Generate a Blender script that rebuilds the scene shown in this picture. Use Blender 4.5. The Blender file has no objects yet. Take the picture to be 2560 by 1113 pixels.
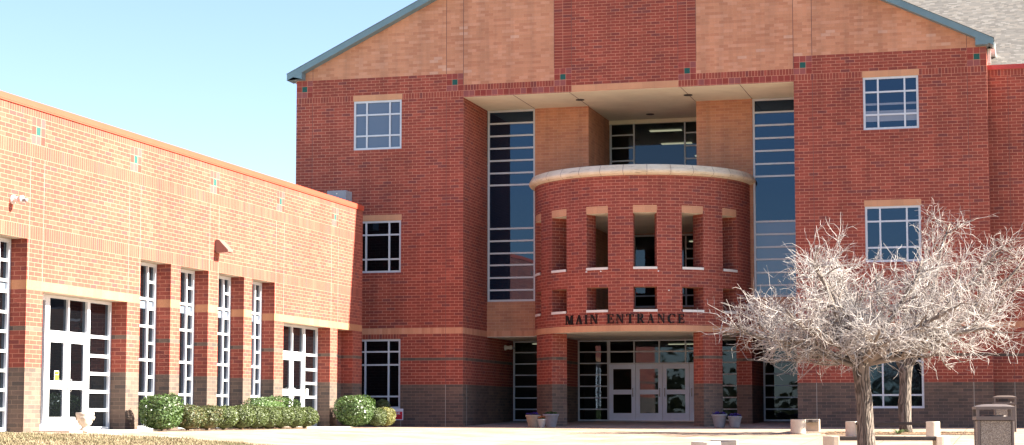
import bpy, math, random
from math import sin, cos, radians, pi, tan, atan2
random.seed(7)
S = bpy.context.scene
COL = S.collection
c = 0.1016                      # one brick course

# ------------------------------------------------------------------ node helpers
def new_mat(name):
    m = bpy.data.materials.new(name); m.use_nodes = True
    nt = m.node_tree; nt.nodes.clear()
    out = nt.nodes.new('ShaderNodeOutputMaterial')
    b = nt.nodes.new('ShaderNodeBsdfPrincipled')
    nt.links.new(b.outputs[0], out.inputs[0])
    return m, nt, b, out
def N(nt, t, **kw):
    n = nt.nodes.new(t)
    for k, v in kw.items(): setattr(n, k, v)
    return n
def math_n(nt, op, a, b=None, cc=None):
    n = nt.nodes.new('ShaderNodeMath'); n.operation = op
    for i, v in enumerate((a, b, cc)):
        if v is None: continue
        if isinstance(v, (int, float)): n.inputs[i].default_value = v
        else: nt.links.new(v, n.inputs[i])
    return n.outputs[0]
def mixc(nt, fac, a, b, mode='MIX'):
    n = nt.nodes.new('ShaderNodeMix'); n.data_type = 'RGBA'; n.blend_type = mode
    for sock, v in ((n.inputs[0], fac), (n.inputs[6], a), (n.inputs[7], b)):
        if isinstance(v, (int, float)): sock.default_value = v
        elif isinstance(v, tuple): sock.default_value = (*v, 1) if len(v) == 3 else v
        else: nt.links.new(v, sock)
    return n.outputs[2]
def noise(nt, vec, scale, detail=3, rough=.55):
    n = nt.nodes.new('ShaderNodeTexNoise'); n.inputs['Scale'].default_value = scale
    n.inputs['Detail'].default_value = detail; n.inputs['Roughness'].default_value = rough
    if vec is not None: nt.links.new(vec, n.inputs['Vector'])
    return n.outputs['Fac']
def ramp(nt, fac, stops, interp='LINEAR'):
    n = nt.nodes.new('ShaderNodeValToRGB'); n.color_ramp.interpolation = interp
    e = n.color_ramp.elements
    while len(e) < len(stops): e.new(0.5)
    for i, (p, col) in enumerate(stops):
        e[i].position = p; e[i].color = (*col, 1)
    nt.links.new(fac, n.inputs[0]); return n.outputs[0]
def objpos(nt):
    n = nt.nodes.new('ShaderNodeTexCoord'); return n.outputs['Object']

def brick_mat(name, w, h, off, shades, mortar, ms=.012, stain=.18, spots=0.0, spotcol=(.5,.4,.35), interp='CONSTANT', blotch=None):
    m, nt, b, out = new_mat(name)
    uv = N(nt, 'ShaderNodeUVMap').outputs[0]
    sep = N(nt, 'ShaderNodeSeparateXYZ'); nt.links.new(uv, sep.inputs[0])
    u, v = sep.outputs[0], sep.outputs[1]
    rv = math_n(nt, 'DIVIDE', v, h); row = math_n(nt, 'FLOOR', rv)
    par = math_n(nt, 'MODULO', math_n(nt, 'ABSOLUTE', row), 2.0)
    ru = math_n(nt, 'ADD', math_n(nt, 'DIVIDE', u, w), math_n(nt, 'MULTIPLY', par, off))
    colm = math_n(nt, 'FLOOR', ru)
    fu = math_n(nt, 'FRACT', ru); fv = math_n(nt, 'FRACT', rv)
    du = math_n(nt, 'MULTIPLY', math_n(nt, 'MINIMUM', fu, math_n(nt, 'SUBTRACT', 1.0, fu)), w)
    dv = math_n(nt, 'MULTIPLY', math_n(nt, 'MINIMUM', fv, math_n(nt, 'SUBTRACT', 1.0, fv)), h)
    d = math_n(nt, 'MINIMUM', du, dv)
    mask = math_n(nt, 'LESS_THAN', d, ms / 2)
    cmb = N(nt, 'ShaderNodeCombineXYZ'); nt.links.new(colm, cmb.inputs[0]); nt.links.new(row, cmb.inputs[1])
    wn = N(nt, 'ShaderNodeTexWhiteNoise'); wn.noise_dimensions = '2D'; nt.links.new(cmb.outputs[0], wn.inputs['Vector'])
    bc = ramp(nt, wn.outputs['Value'], shades, interp)
    pos = objpos(nt)
    if blotch:   # paler bricks gathered in drifts
        sc = N(nt, 'ShaderNodeVectorMath'); sc.operation = 'MULTIPLY'; nt.links.new(cmb.outputs[0], sc.inputs[0]); sc.inputs[1].default_value = (.35, .22, 1)
        nz = noise(nt, sc.outputs[0], 1.0, 2)
        mk = math_n(nt, 'GREATER_THAN', nz, blotch[0])
        bc = mixc(nt, math_n(nt, 'MULTIPLY', mk, .75), bc, blotch[1])
    fine = noise(nt, pos, 60, 2)
    bc = mixc(nt, .22, bc, ramp(nt, fine, [(.3, (.25,.25,.25)), (.7, (.8,.8,.8))]), 'OVERLAY')
    col = mixc(nt, mask, bc, mortar)
    big = noise(nt, pos, .45, 5, .65)
    col = mixc(nt, 1.0, col, ramp(nt, big, [(.3, (1-stain,)*3), (.7, (1+stain*.4,)*3)]), 'MULTIPLY')
    st = N(nt, 'ShaderNodeMapping'); nt.links.new(pos, st.inputs[0]); st.inputs['Scale'].default_value = (1.6, 1.6, .12)
    sn = noise(nt, st.outputs[0], 1.5, 4, .6)
    col = mixc(nt, .8, col, ramp(nt, sn, [(.36, (1-stain, 1-stain*.8, 1-stain*.6)), (.55, (1,1,1)), (.72, (1.0, 1.06, 1.09))]), 'MULTIPLY')
    nt.links.new(col, b.inputs['Base Color'])
    b.inputs['Roughness'].default_value = .85; b.inputs['Specular IOR Level'].default_value = .25
    bump = N(nt, 'ShaderNodeBump'); bump.inputs['Strength'].default_value = .5; bump.inputs['Distance'].default_value = .006
    nt.links.new(math_n(nt, 'SUBTRACT', 1.0, mask), bump.inputs['Height']); nt.links.new(bump.outputs[0], b.inputs['Normal'])
    return m

def plain(name, col, rough=.6, spec=.4, nscale=None, namt=.15, metal=0, bump=0):
    m, nt, b, out = new_mat(name)
    b.inputs['Roughness'].default_value = rough; b.inputs['Specular IOR Level'].default_value = spec; b.inputs['Metallic'].default_value = metal
    if nscale:
        nz = noise(nt, objpos(nt), nscale, 5, .6)
        cc = mixc(nt, 1.0, (*col,), ramp(nt, nz, [(.3, (1-namt,)*3), (.7, (1+namt*.5,)*3)]), 'MULTIPLY')
        nt.links.new(cc, b.inputs['Base Color'])
        if bump:
            bp = N(nt, 'ShaderNodeBump'); bp.inputs['Strength'].default_value = bump; bp.inputs['Distance'].default_value = .01
            nt.links.new(noise(nt, objpos(nt), nscale*3, 4), bp.inputs['Height']); nt.links.new(bp.outputs[0], b.inputs['Normal'])
    else: b.inputs['Base Color'].default_value = (*col, 1)
    return m

RS = [(0, (.235,.055,.041)), (.2, (.26,.060,.043)), (.42, (.28,.066,.047)), (.62, (.25,.062,.045)), (.78, (.205,.052,.043)), (.86, (.32,.080,.056)), (.95, (.19,.055,.050))]
RS = [(p, (a*1.06, b_*1.04, d*1.02)) for p, (a, b_, d) in RS]
MOR = (.56,.262,.178)
RSW = [(p, (a*1.0, b_*1.03, d*1.02)) for p, (a, b_, d) in RS]; MORW = (.50,.205,.135)  # wing's copy of the red brick, full sunlight worked into its colours
M_RED = brick_mat('red_brick', .3048, c, .5, RS, MOR)
M_STACK = brick_mat('red_brick_stacked', .3048, c, 0, RS, MOR)
M_SOLD = brick_mat('red_brick_soldier', .1016, .2032, 0, RS, MOR)
M_SOLD3 = brick_mat('red_brick_soldier_tall', .1016, .3048, 0, RS, MOR)
M_TILE = brick_mat('red_square_block', .2032, .2032, 0, [(0, (.25,.050,.038)), (.3, (.29,.066,.055)), (.6, (.26,.048,.038)), (.8, (.27,.085,.08))], MOR)
M_TEAL = brick_mat('teal_glazed_block', .2032, .2032, 0, [(0, (.018,.085,.078)), (.5, (.022,.095,.086))], MOR)
GS = [(0, (.125,.090,.072)), (.3, (.145,.100,.080)), (.55, (.11,.082,.068)), (.78, (.165,.112,.086)), (.92, (.095,.074,.064))]
M_GRAY = brick_mat('brown_grey_brick', .3048, c, .5, GS, (.24,.16,.12), ms=.011)
MW_LINT = brick_mat('wing_cast_stone_sun_toned', .4064, .2032, 0, [(0, (.42,.185,.095)), (.5, (.45,.20,.105))], (.34,.15,.08), ms=.006, stain=.1)  # copy of the tan cast stone, darker colours to suit direct sunlight
MW_RED = brick_mat('wing_brick_sun_toned', .3048, c, .5, RSW, MORW)
MW_SOLD = brick_mat('wing_brick_soldier_sun_toned', .1016, .2032, 0, RSW, MORW)
MW_SOLD3 = brick_mat('wing_brick_soldier_tall_sun_toned', .1016, .3048, 0, RSW, MORW)
TS = [(0, (.52,.245,.145)), (.3, (.56,.265,.16)), (.6, (.48,.215,.128)), (.85, (.58,.29,.185))]
M_TANR = brick_mat('tan_brick', .3048, c, .5, TS, (.53,.27,.175), ms=.011, blotch=(.66, (.58,.32,.21)))
M_TANG = brick_mat('tan_brick_gable', .3048, c, .5, TS, (.53,.27,.175), ms=.010, blotch=(.665, (.60,.36,.265)))
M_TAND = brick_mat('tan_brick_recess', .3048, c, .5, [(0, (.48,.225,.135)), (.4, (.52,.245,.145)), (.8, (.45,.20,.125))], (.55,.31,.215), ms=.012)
M_TANS = brick_mat('tan_soldier', .1016, .2032, 0, TS, (.54,.29,.17), ms=.005, stain=.08)
M_LINT = brick_mat('tan_cast_stone', .4064, .2032, 0, [(0, (.52,.27,.155)), (.5, (.56,.29,.165))], (.45,.24,.15), ms=.006, stain=.1)
WT = plain('pale_window_aluminium', (.52,.56,.62), .38, .5, 3, .06)
WTL = plain('white_painted_aluminium', (.66,.68,.72), .4, .5, 3, .05)
SOFF = plain('tan_stucco_soffit', (.80,.76,.62), .9, .2, 1.2, .10)
TOPW = plain('pale_stucco_head', (.5,.42,.33), .9, .2, 1.5, .1)
JNT = plain('grey_sealant_joint', (.16,.09,.08), .8, .2)
JNTP = plain('pale_sealant_joint', (.42,.38,.33), .8, .2)
FASC = plain('blue_grey_painted_fascia', (.13,.215,.255), .45, .5, 2, .1)
COPR = plain('orange_red_painted_coping', (.44,.072,.040), .5, .4, 2, .06)
STONE = None
def stone_mat():
    m, nt, b, out = new_mat('cast_stone_cap')
    pos = objpos(nt)
    geo = N(nt, 'ShaderNodeNewGeometry')
    n1 = noise(nt, pos, 1.3, 5, .7)
    mp = N(nt, 'ShaderNodeMapping'); nt.links.new(pos, mp.inputs[0]); mp.inputs['Scale'].default_value = (2, 2, 14)
    n2 = noise(nt, mp.outputs[0], 1.4, 5, .7)
    base = ramp(nt, n1, [(.3, (.62,.53,.38)), (.7, (.76,.68,.54))])
    stainm = math_n(nt, 'GREATER_THAN', n2, .60)
    sm = N(nt, 'ShaderNodeMapRange'); nt.links.new(n2, sm.inputs[0]); sm.inputs[1].default_value = .55; sm.inputs[2].default_value = .68
    col = mixc(nt, math_n(nt, 'MULTIPLY', sm.outputs[0], .55), base, (.22,.16,.10))
    nt.links.new(col, b.inputs['Base Color']); b.inputs['Roughness'].default_value = .85
    return m
STONE = stone_mat()
SILL = plain('white_stone_sill', (.68,.66,.62), .7, .3, 4, .08)
CONC = plain('bench_concrete', (.56,.47,.38), .9, .2, 9, .12, bump=.25)
DARKP = plain('dark_recycled_plastic_slat', (.030,.022,.022), .5, .4, 12, .3)
DARKM = plain('black_painted_metal', (.02,.02,.022), .45, .5)
HANDM = plain('brushed_metal_handle', (.30,.30,.31), .3, .5, metal=.8)
BROWNM = plain('brown_painted_metal', (.135,.105,.095), .5, .4, 8, .12)
LITW = plain('white_plastic', (.7,.7,.68), .5, .4)
GREYM = plain('grey_painted_steel', (.26,.28,.32), .5, .4, 6, .1)

def glass_mat(name, body, ior=1.75, rough=.015, spec_tint=(1,1,1)):
    m, nt, b, out = new_mat(name)
    b.inputs['Base Color'].default_value = (*body, 1); b.inputs['Roughness'].default_value = rough
    b.inputs['IOR'].default_value = ior; b.inputs['Specular Tint'].default_value = (*spec_tint, 1)
    nz = noise(nt, objpos(nt), .9, 2)
    bp = N(nt, 'ShaderNodeBump'); bp.inputs['Strength'].default_value = .10; bp.inputs['Distance'].default_value = .02
    nt.links.new(nz, bp.inputs['Height']); nt.links.new(bp.outputs[0], b.inputs['Normal'])
    return m
GT = (.38,.66,1)
G_DARK = glass_mat('dark_tinted_glass', (.003,.0035,.0045), spec_tint=GT)
G_BLUE = glass_mat('glass_painted_sky_blue', (.006,.012,.028), spec_tint=(.42,.68,1))  # blue of the reflected sky put into the body colour
G_BLIND = glass_mat('glass_over_pale_blind', (.105,.125,.155), spec_tint=GT)
G_SPAN = glass_mat('glass_over_spandrel', (.14,.17,.21), spec_tint=GT)
G_STRIP = glass_mat('glass_over_grey_blind', (.19,.20,.22), spec_tint=GT)
def clear_glass():
    m, nt, b, out = new_mat('clear_tinted_glass'); nt.nodes.remove(b)
    tr = N(nt, 'ShaderNodeBsdfTransparent'); tr.inputs[0].default_value = (.55,.6,.6,1)
    gl = N(nt, 'ShaderNodeBsdfGlossy'); gl.inputs['Roughness'].default_value = .012; gl.inputs[0].default_value = (.42,.56,.74,1)
    fr = N(nt, 'ShaderNodeFresnel'); fr.inputs[0].default_value = 1.75
    mx = N(nt, 'ShaderNodeMixShader'); nt.links.new(fr.outputs[0], mx.inputs[0]); nt.links.new(tr.outputs[0], mx.inputs[1]); nt.links.new(gl.outputs[0], mx.inputs[2])
    nt.links.new(mx.outputs[0], out.inputs[0]); return m
G_CLEAR = clear_glass()

# ------------------------------------------------------------------ mesh helpers
class MB:
    def __init__(s): s.v = []; s.f = []; s.m = []; s.uv = []; s.mats = []; s.sm = []
    def mi(s, mat):
        if mat not in s.mats: s.mats.append(mat)
        return s.mats.index(mat)
    def face(s, pts, mat, uv=None, uvo=(0, 0), smooth=False):
        i = len(s.v); s.v += [tuple(p) for p in pts]; s.f.append(tuple(range(i, i+len(pts))))
        s.m.append(s.mi(mat)); s.sm.append(smooth)
        if uv is None:
            a, b_, d = pts[0], pts[1], pts[2]
            e1 = [b_[k]-a[k] for k in range(3)]; e2 = [d[k]-a[k] for k in range(3)]
            n = [abs(e1[1]*e2[2]-e1[2]*e2[1]), abs(e1[2]*e2[0]-e1[0]*e2[2]), abs(e1[0]*e2[1]-e1[1]*e2[0])]
            k = n.index(max(n))
            uv = [(p[1], p[2]) if k == 0 else (p[0], p[2]) if k == 1 else (p[0], p[1]) for p in pts]
        s.uv.append([(a-uvo[0], b_-uvo[1]) for a, b_ in uv])
    def mesh(s, V, F, mat, smooth=True):
        i = len(s.v); s.v += [tuple(p) for p in V]; mi = s.mi(mat)
        for f in F:
            s.f.append(tuple(i+k for k in f)); s.m.append(mi); s.sm.append(smooth); s.uv.append([(0, 0)]*len(f))
    def box(s, x0, x1, y0, y1, z0, z1, mat, bev=0):
        if x0 > x1: x0, x1 = x1, x0
        if y0 > y1: y0, y1 = y1, y0
        if z0 > z1: z0, z1 = z1, z0
        P = [(x0,y0,z0),(x1,y0,z0),(x1,y1,z0),(x0,y1,z0),(x0,y0,z1),(x1,y0,z1),(x1,y1,z1),(x0,y1,z1)]
        for f in ((0,3,2,1),(4,5,6,7),(0,1,5,4),(1,2,6,5),(2,3,7,6),(3,0,4,7)): s.face([P[k] for k in f], mat)
    def prism(s, poly, z0, z1, mat, smooth=False):    # poly in xy, counterclockwise
        n = len(poly)
        s.face([(x, y, z1) for x, y in poly], mat); s.face([(x, y, z0) for x, y in reversed(poly)], mat)
        for i in range(n):
            a, b_ = poly[i], poly[(i+1) % n]
            s.face([(*a, z0), (*b_, z0), (*b_, z1), (*a, z1)], mat)
    def lathe(s, prof, cx, cy, mat, n=28, z=0, a0=0, a1=2*pi, smooth=True):
        V = []; F = []; full = abs(a1-a0-2*pi) < 1e-6; k = n if full else n+1
        for r, h in prof:
            for i in range(k):
                a = a0+(a1-a0)*i/n; V.append((cx+r*cos(a), cy+r*sin(a), z+h))
        for j in range(len(prof)-1):
            for i in range(n):
                i2 = (i+1) % k; F.append((j*k+i, j*k+i2, (j+1)*k+i2, (j+1)*k+i))
        s.mesh(V, F, mat, smooth)
    def tube(s, pts, rad, mat, k=6, cap=True):
        V = []; F = []; n = len(pts)
        up = (0.31, 0.17, .93)
        for i, p in enumerate(pts):
            q = pts[min(i+1, n-1)]; o = pts[max(i-1, 0)]
            t = [q[j]-o[j] for j in range(3)]; L = math.sqrt(sum(a*a for a in t)) or 1; t = [a/L for a in t]
            u = up if abs(t[2]) < .9 else (1, .1, 0)
            a = [t[1]*u[2]-t[2]*u[1], t[2]*u[0]-t[0]*u[2], t[0]*u[1]-t[1]*u[0]]
            L = math.sqrt(sum(x*x for x in a)) or 1; a = [x/L for x in a]
            b_ = [t[1]*a[2]-t[2]*a[1], t[2]*a[0]-t[0]*a[2], t[0]*a[1]-t[1]*a[0]]
            r = rad[i] if isinstance(rad, (list, tuple)) else rad
            for j in range(k):
                w = 2*pi*j/k; V.append(tuple(p[m]+r*(cos(w)*a[m]+sin(w)*b_[m]) for m in range(3)))
        for i in range(n-1):
            for j in range(k):
                j2 = (j+1) % k; F.append((i*k+j, i*k+j2, (i+1)*k+j2, (i+1)*k+j))
        if cap: F.append(tuple(range(k))[::-1]); F.append(tuple((n-1)*k+j for j in range(k)))
        s.mesh(V, F, mat, k > 4)
    def obj(s, name, parent=None, bevel=0):
        me = bpy.data.meshes.new(name)
        me.from_pydata(s.v, [], s.f)
        for m in s.mats: me.materials.append(m)
        me.polygons.foreach_set('material_index', s.m); me.polygons.foreach_set('use_smooth', s.sm)
        ul = me.uv_layers.new(name='UVMap')
        flat = [x for f in s.uv for p in f for x in p]
        ul.data.foreach_set('uv', flat); me.update()
        o = bpy.data.objects.new(name, me); COL.objects.link(o)
        if parent: o.parent = parent
        if bevel:
            import bmesh
            bm = bmesh.new(); bm.from_mesh(me); bmesh.ops.remove_doubles(bm, verts=bm.verts, dist=1e-4); bm.to_mesh(me); bm.free()
            md = o.modifiers.new('bevel', 'BEVEL'); md.width = bevel; md.segments = 2; md.limit_method = 'ANGLE'
        return o
def objs(mb, name, parent, bevel=0):
    """one object for every separate piece collected in mb"""
    par = {}
    def find(a):
        while par[a] != a: par[a] = par[par[a]]; a = par[a]
        return a
    keys = [tuple(round(q, 3) for q in v) for v in mb.v]
    for k in keys: par.setdefault(k, k)
    for f in mb.f:
        r = find(keys[f[0]])
        for i in f[1:]: par[find(keys[i])] = r
    groups = {}
    for n_, f in enumerate(mb.f): groups.setdefault(find(keys[f[0]]), []).append(n_)
    out = []
    for g_ in groups.values():
        m = MB()
        for n_ in g_:
            i = len(m.v); f = mb.f[n_]; m.v += [mb.v[q] for q in f]; m.f.append(tuple(range(i, i+len(f)))); m.m.append(m.mi(mb.mats[mb.m[n_]])); m.sm.append(mb.sm[n_]); m.uv.append(mb.uv[n_])
        out.append(m.obj(name, parent, bevel))
    return out
def tag(o, label, cat, group=None):
    o['label'] = label; o['category'] = cat
    if group: o['group'] = group
    return o
def empty(name, loc, label=None, cat=None, group=None):
    o = bpy.data.objects.new(name, None); COL.objects.link(o); o.location = loc
    o.empty_display_size = .2
    if label: tag(o, label, cat, group)
    return o
def struct(o): o['kind'] = 'structure'; return o
def stuff(o): o['kind'] = 'stuff'; return o
def copy_tree(o, parent=None):
    d = o.copy(); COL.objects.link(d); d.parent = parent
    for ch in list(o.children): copy_tree(ch, d)
    return d

# a wall sheet in the plane Y=p (faces -Y) or X=p (faces sgn*X), cut by rectangular openings
class PY:
    def __init__(s, p): s.p = p
    def __call__(s, u, d, z): return (u, s.p+d, z)
    flip = False
class PX:
    def __init__(s, p, sgn=1): s.p = p; s.s = sgn; s.flip = sgn < 0
    def __call__(s, u, d, z): return (s.p-s.s*d, u, z)
def wall(mb, P, u0, u1, z0, z1, zones, holes=(), headmat=None):
    """zones: (u0,u1,z0,z1,mat[,uvorigin]) later ones win. holes: (u0,u1,z0,z1,depth)"""
    us = {u0, u1}; zs = {z0, z1}
    for h in holes: us |= {h[0], h[1]}; zs |= {h[2], h[3]}
    for z in zones: us |= {z[0], z[1]}; zs |= {z[2], z[3]}
    us = sorted(u for u in us if u0-1e-6 <= u <= u1+1e-6); zs = sorted(z for z in zs if z0-1e-6 <= z <= z1+1e-6)
    def dd(L):
        r = [L[0]]
        for x in L[1:]:
            if x-r[-1] > 1e-4: r.append(x)
        return r
    us, zs = dd(us), dd(zs)
    def zone(u, z):
        m = None
        for q in zones:
            if q[0] <= u <= q[1] and q[2] <= z <= q[3]: m = q
        return m
    def put(pts3, uvs, q):
        o = q[5] if len(q) > 5 else (0, 0)
        mb.face(pts3, q[4], uv=uvs, uvo=o)
    for i in range(len(us)-1):
        for j in range(len(zs)-1):
            a, b_, e, g = us[i], us[i+1], zs[j], zs[j+1]; um, zm = (a+b_)/2, (e+g)/2
            if any(h[0] < um < h[1] and h[2] < zm < h[3] for h in holes): continue
            q = zone(um, zm)
            pts = [P(a,0,e), P(b_,0,e), P(b_,0,g), P(a,0,g)]; uv = [(a,e),(b_,e),(b_,g),(a,g)]
            if P.flip: pts.reverse(); uv.reverse()
            put(pts, uv, q)
    for h in holes:
        D = h[4]
        if D <= 0: continue
        for (uu, sd) in ((h[0], 1), (h[1], -1)):
            zz = [z for z in zs if h[2]-1e-6 <= z <= h[3]+1e-6]
            for j in range(len(zz)-1):
                e, g = zz[j], zz[j+1]
                q = zone(uu-sd*.003, (e+g)/2)
                if q is None: q = zone(uu+sd*.003, (e+g)/2)
                pts = [P(uu,0,e), P(uu,D,e), P(uu,D,g), P(uu,0,g)]; uv = [(0,e),(D,e),(D,g),(0,g)]
                if (sd < 0) != P.flip: pts.reverse(); uv.reverse()
                o = q[5] if len(q) > 5 else (0, 0)
                mb.face(pts, q[4], uv=uv, uvo=(0, o[1]))
        hm = headmat or SOFF
        mb.face([P(h[0],0,h[3]), P(h[1],0,h[3]), P(h[1],D,h[3]), P(h[0],D,h[3])], hm)
        mb.face([P(h[0],0,h[2]), P(h[0],D,h[2]), P(h[1],D,h[2]), P(h[1],0,h[2])], SILL)
def pbox(mb, P, u0, u1, d0, d1, z0, z1, mat):
    a = P(u0, d0, z0); b_ = P(u1, d1, z1)
    mb.box(a[0], b_[0], a[1], b_[1], a[2], b_[2], mat)
def window(name, parent, P, u0, u1, z0, z1, vb, hb, dep, fw=.07, bw=.055, glass=None, mat=WT, frame_d=.09, skip=(), label=None, gfun=None):
    """vb: list of u for full-height bars, hb: list of (z, ua, ub) bars"""
    mb = MB()
    pbox(mb, P, u0, u0+fw, dep, dep+frame_d, z0, z1, mat); pbox(mb, P, u1-fw, u1, dep, dep+frame_d, z0, z1, mat)
    pbox(mb, P, u0+fw, u1-fw, dep+.003, dep+frame_d, z1-fw, z1, mat); pbox(mb, P, u0+fw, u1-fw, dep+.003, dep+frame_d, z0, z0+fw, mat)
    for v in vb: pbox(mb, P, v-bw/2, v+bw/2, dep+.006, dep+frame_d-.006, z0+fw, z1-fw, mat)
    cuts = sorted([u0+fw-bw/2] + list(vb) + [u1-fw+bw/2])
    for hh in hb:
        z, ua, ub = hh if isinstance(hh, tuple) else (hh, u0, u1)
        for i in range(len(cuts)-1):
            a, b_ = cuts[i]+bw/2, cuts[i+1]-bw/2
            m = (a+b_)/2
            if ua-1e-3 <= m <= ub+1e-3: pbox(mb, P, a, b_, dep+.009, dep+frame_d-.009, z-bw/2, z+bw/2, mat)
    o = mb.obj(name, parent)
    g = MB()
    rows = sorted({z0+.01, z1-.01} | {(h[0] if isinstance(h, tuple) else h) for h in hb})
    for i in range(len(rows)-1):
        gm = gfun(rows[i], rows[i+1]) if gfun else (glass or G_DARK)
        ru = [P(u0+.01, dep+frame_d*.55, rows[i]), P(u1-.01, dep+frame_d*.55, rows[i]), P(u1-.01, dep+frame_d*.55, rows[i+1]), P(u0+.01, dep+frame_d*.55, rows[i+1])]
        if P.flip: ru.reverse()
        g.face(ru, gm)
    g.obj('pane', o)
    return o

# ------------------------------------------------------------------ ground
def cl(v): return min(1, max(0, v))
def terr(X, Y):
    z = -.5*cl((-Y-1)/18.5)*cl((X+7.5)/8)
    z -= .75*cl((-Y-38)/16)
    return z
def ground_mat():
    m, nt, b, out = new_mat('pale_concrete_paving')
    pos = objpos(nt); sep = N(nt, 'ShaderNodeSeparateXYZ'); nt.links.new(pos, sep.inputs[0])
    x, y = sep.outputs[0], sep.outputs[1]
    def line(v, per, wd):
        f = math_n(nt, 'FRACT', math_n(nt, 'DIVIDE', v, per)); dd = math_n(nt, 'MULTIPLY', math_n(nt, 'MINIMUM', f, math_n(nt, 'SUBTRACT', 1.0, f)), per)
        return math_n(nt, 'LESS_THAN', dd, wd/2)
    j = math_n(nt, 'MAXIMUM', line(x, 1.83, .018), line(math_n(nt, 'ADD', y, .4), 3.66, .07))
    n1 = noise(nt, pos, .55, 7, .7); n2 = noise(nt, pos, 9, 4, .6)
    col = ramp(nt, n1, [(.32, (.24,.165,.115)), (.5, (.33,.25,.19)), (.68, (.41,.34,.275))])
    col = mixc(nt, .35, col, ramp(nt, n2, [(.3, (.3,.3,.3)), (.7, (.7,.7,.7))]), 'OVERLAY')
    col = mixc(nt, math_n(nt, 'MULTIPLY', j, .8), col, (.10,.05,.03))
    # dry soil and turf beyond the plaza
    far = math_n(nt, 'LESS_THAN', y, -46.0)
    far = math_n(nt, 'MAXIMUM', far, math_n(nt, 'GREATER_THAN', math_n(nt, 'ABSOLUTE', x), 40.0))
    grass = ramp(nt, noise(nt, pos, .8, 6, .7), [(.3, (.10,.10,.035)), (.7, (.22,.18,.08))])
    col = mixc(nt, far, col, grass)
    nt.links.new(col, b.inputs['Base Color']); b.inputs['Roughness'].default_value = .9; b.inputs['Specular IOR Level'].default_value = .2
    return m
M_GROUND = ground_mat()
xs = [-600,-200,-80,-40,-25] + [-18+1.0*i for i in range(51)] + [40,80,200,600]
ys = [-600,-250,-130,-90,-70] + [-62+1.0*i for i in range(61)] + [-.5, 0, 6, 20, 60, 200, 600]
gm = MB(); V = []; F = []
for yy in ys:
    for xx in xs: V.append((xx, yy, terr(xx, yy)))
nx = len(xs)
for j in range(len(ys)-1):
    for i in range(nx-1): F.append((j*nx+i, j*nx+i+1, (j+1)*nx+i+1, (j+1)*nx+i))
gm.mesh(V, F, M_GROUND, False)
struct(gm.obj('ground'))
# entrance floor rising to the doors
pm = MB(); SL = plain('grey_entrance_concrete', (.36,.29,.25), .8, .3, 2, .2)
pm.face([(-5.638,.0,.006), (5.638,.0,.006), (5.638,6.6,.165), (-5.638,6.6,.165)], SL)
struct(pm.obj('entrance_floor'))
# lawn
LAWN = [(-30,-23.9), (-7.5,-26.5+2.5), (-6.85,-24.2), (-5.9,-23.3), (-4.9,-22.95), (-3.9,-22.95), (-3.0,-23.3), (-2.0,-24.0), (-1.0,-25.0), (0,-27), (1,-30), (1.5,-45), (-30,-45)]
LAWN[0] = (-7.5,-45); LAWN = [(-7.35,-45), (-7.35,-26.6), (-7.05,-25.3), (-6.6,-24.3), (-5.9,-23.5), (-4.9,-22.98), (-3.9,-22.98), (-3.0,-23.3), (-2.0,-24.0), (-1.0,-25.0), (0,-27), (1,-30), (1.5,-45)]
def in_poly(x, y, P):
    r = False; n = len(P)
    for i in range(n):
        a, b_ = P[i], P[(i+1) % n]
        if (a[1] > y) != (b_[1] > y) and x < (b_[0]-a[0])*(y-a[1])/(b_[1]-a[1])+a[0]: r = not r
    return r
def soil_mat(name, a, b_, sc):
    m, nt, bs, out = new_mat(name)
    col = ramp(nt, noise(nt, objpos(nt), sc, 6, .7), [(.3, a), (.7, b_)])
    nt.links.new(col, bs.inputs['Base Color']); bs.inputs['Roughness'].default_value = .95; return m
M_TURF = soil_mat('dry_turf_soil', (.11,.085,.045), (.20,.16,.09), 6)
lm = MB(); V = []; F = []
stepn = .35
import itertools
nxl = 0
cells = []
x = -7.4
while x < 1.6:
    y = -45
    while y < -22.8:
        if in_poly(x+stepn/2, y+stepn/2, LAWN): cells.append((x, y))
        y += stepn
    x += stepn
for (x, y) in cells:
    lm.face([(x+a, y+b_, terr(x+a, y+b_)+.012) for a, b_ in ((0,0),(stepn,0),(stepn,stepn),(0,stepn))], M_TURF)
struct(lm.obj('lawn_soil'))
def blade_mat():
    m, nt, b, out = new_mat('dormant_grass_blades')
    n1 = noise(nt, objpos(nt), 1.1, 4, .7); n2 = noise(nt, objpos(nt), 40, 2)
    g = ramp(nt, n1, [(.30, (.075,.088,.035)), (.48, (.19,.155,.095)), (.7, (.27,.22,.15))])
    g = mixc(nt, .5, g, ramp(nt, n2, [(.3, (.25,.25,.2)), (.7, (.85,.8,.7))]), 'OVERLAY')
    nt.links.new(g, b.inputs['Base Color']); b.inputs['Roughness'].default_value = .8; return m
M_BLADE = blade_mat()
V = []; F = []; rg = random.Random(3)
cnt = 0
while cnt < 42000:
    x = rg.uniform(-7.5, 0.5); y = rg.uniform(-31, -22.9)
    if not in_poly(x+rg.gauss(0,.05), y+rg.gauss(0,.05), LAWN): continue
    h = rg.uniform(.02,.055)*(1+.5*sin(x*5+1.3*sin(y*4))*sin(y*6+x)); a = rg.uniform(0, pi); w = rg.uniform(.006,.012); z = terr(x, y)+.012; lx, ly = rg.gauss(0,.02), rg.gauss(0,.02)
    i = len(V); V += [(x-w*cos(a), y-w*sin(a), z), (x+w*cos(a), y+w*sin(a), z), (x+lx, y+ly, z+h)]; F.append((i,i+1,i+2)); cnt += 1
g = MB(); g.mesh(V, F, M_BLADE, False); o = g.obj('lawn_grass'); stuff(o); tag(o, 'dry yellow green lawn grass in the near left corner', 'grass')

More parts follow.
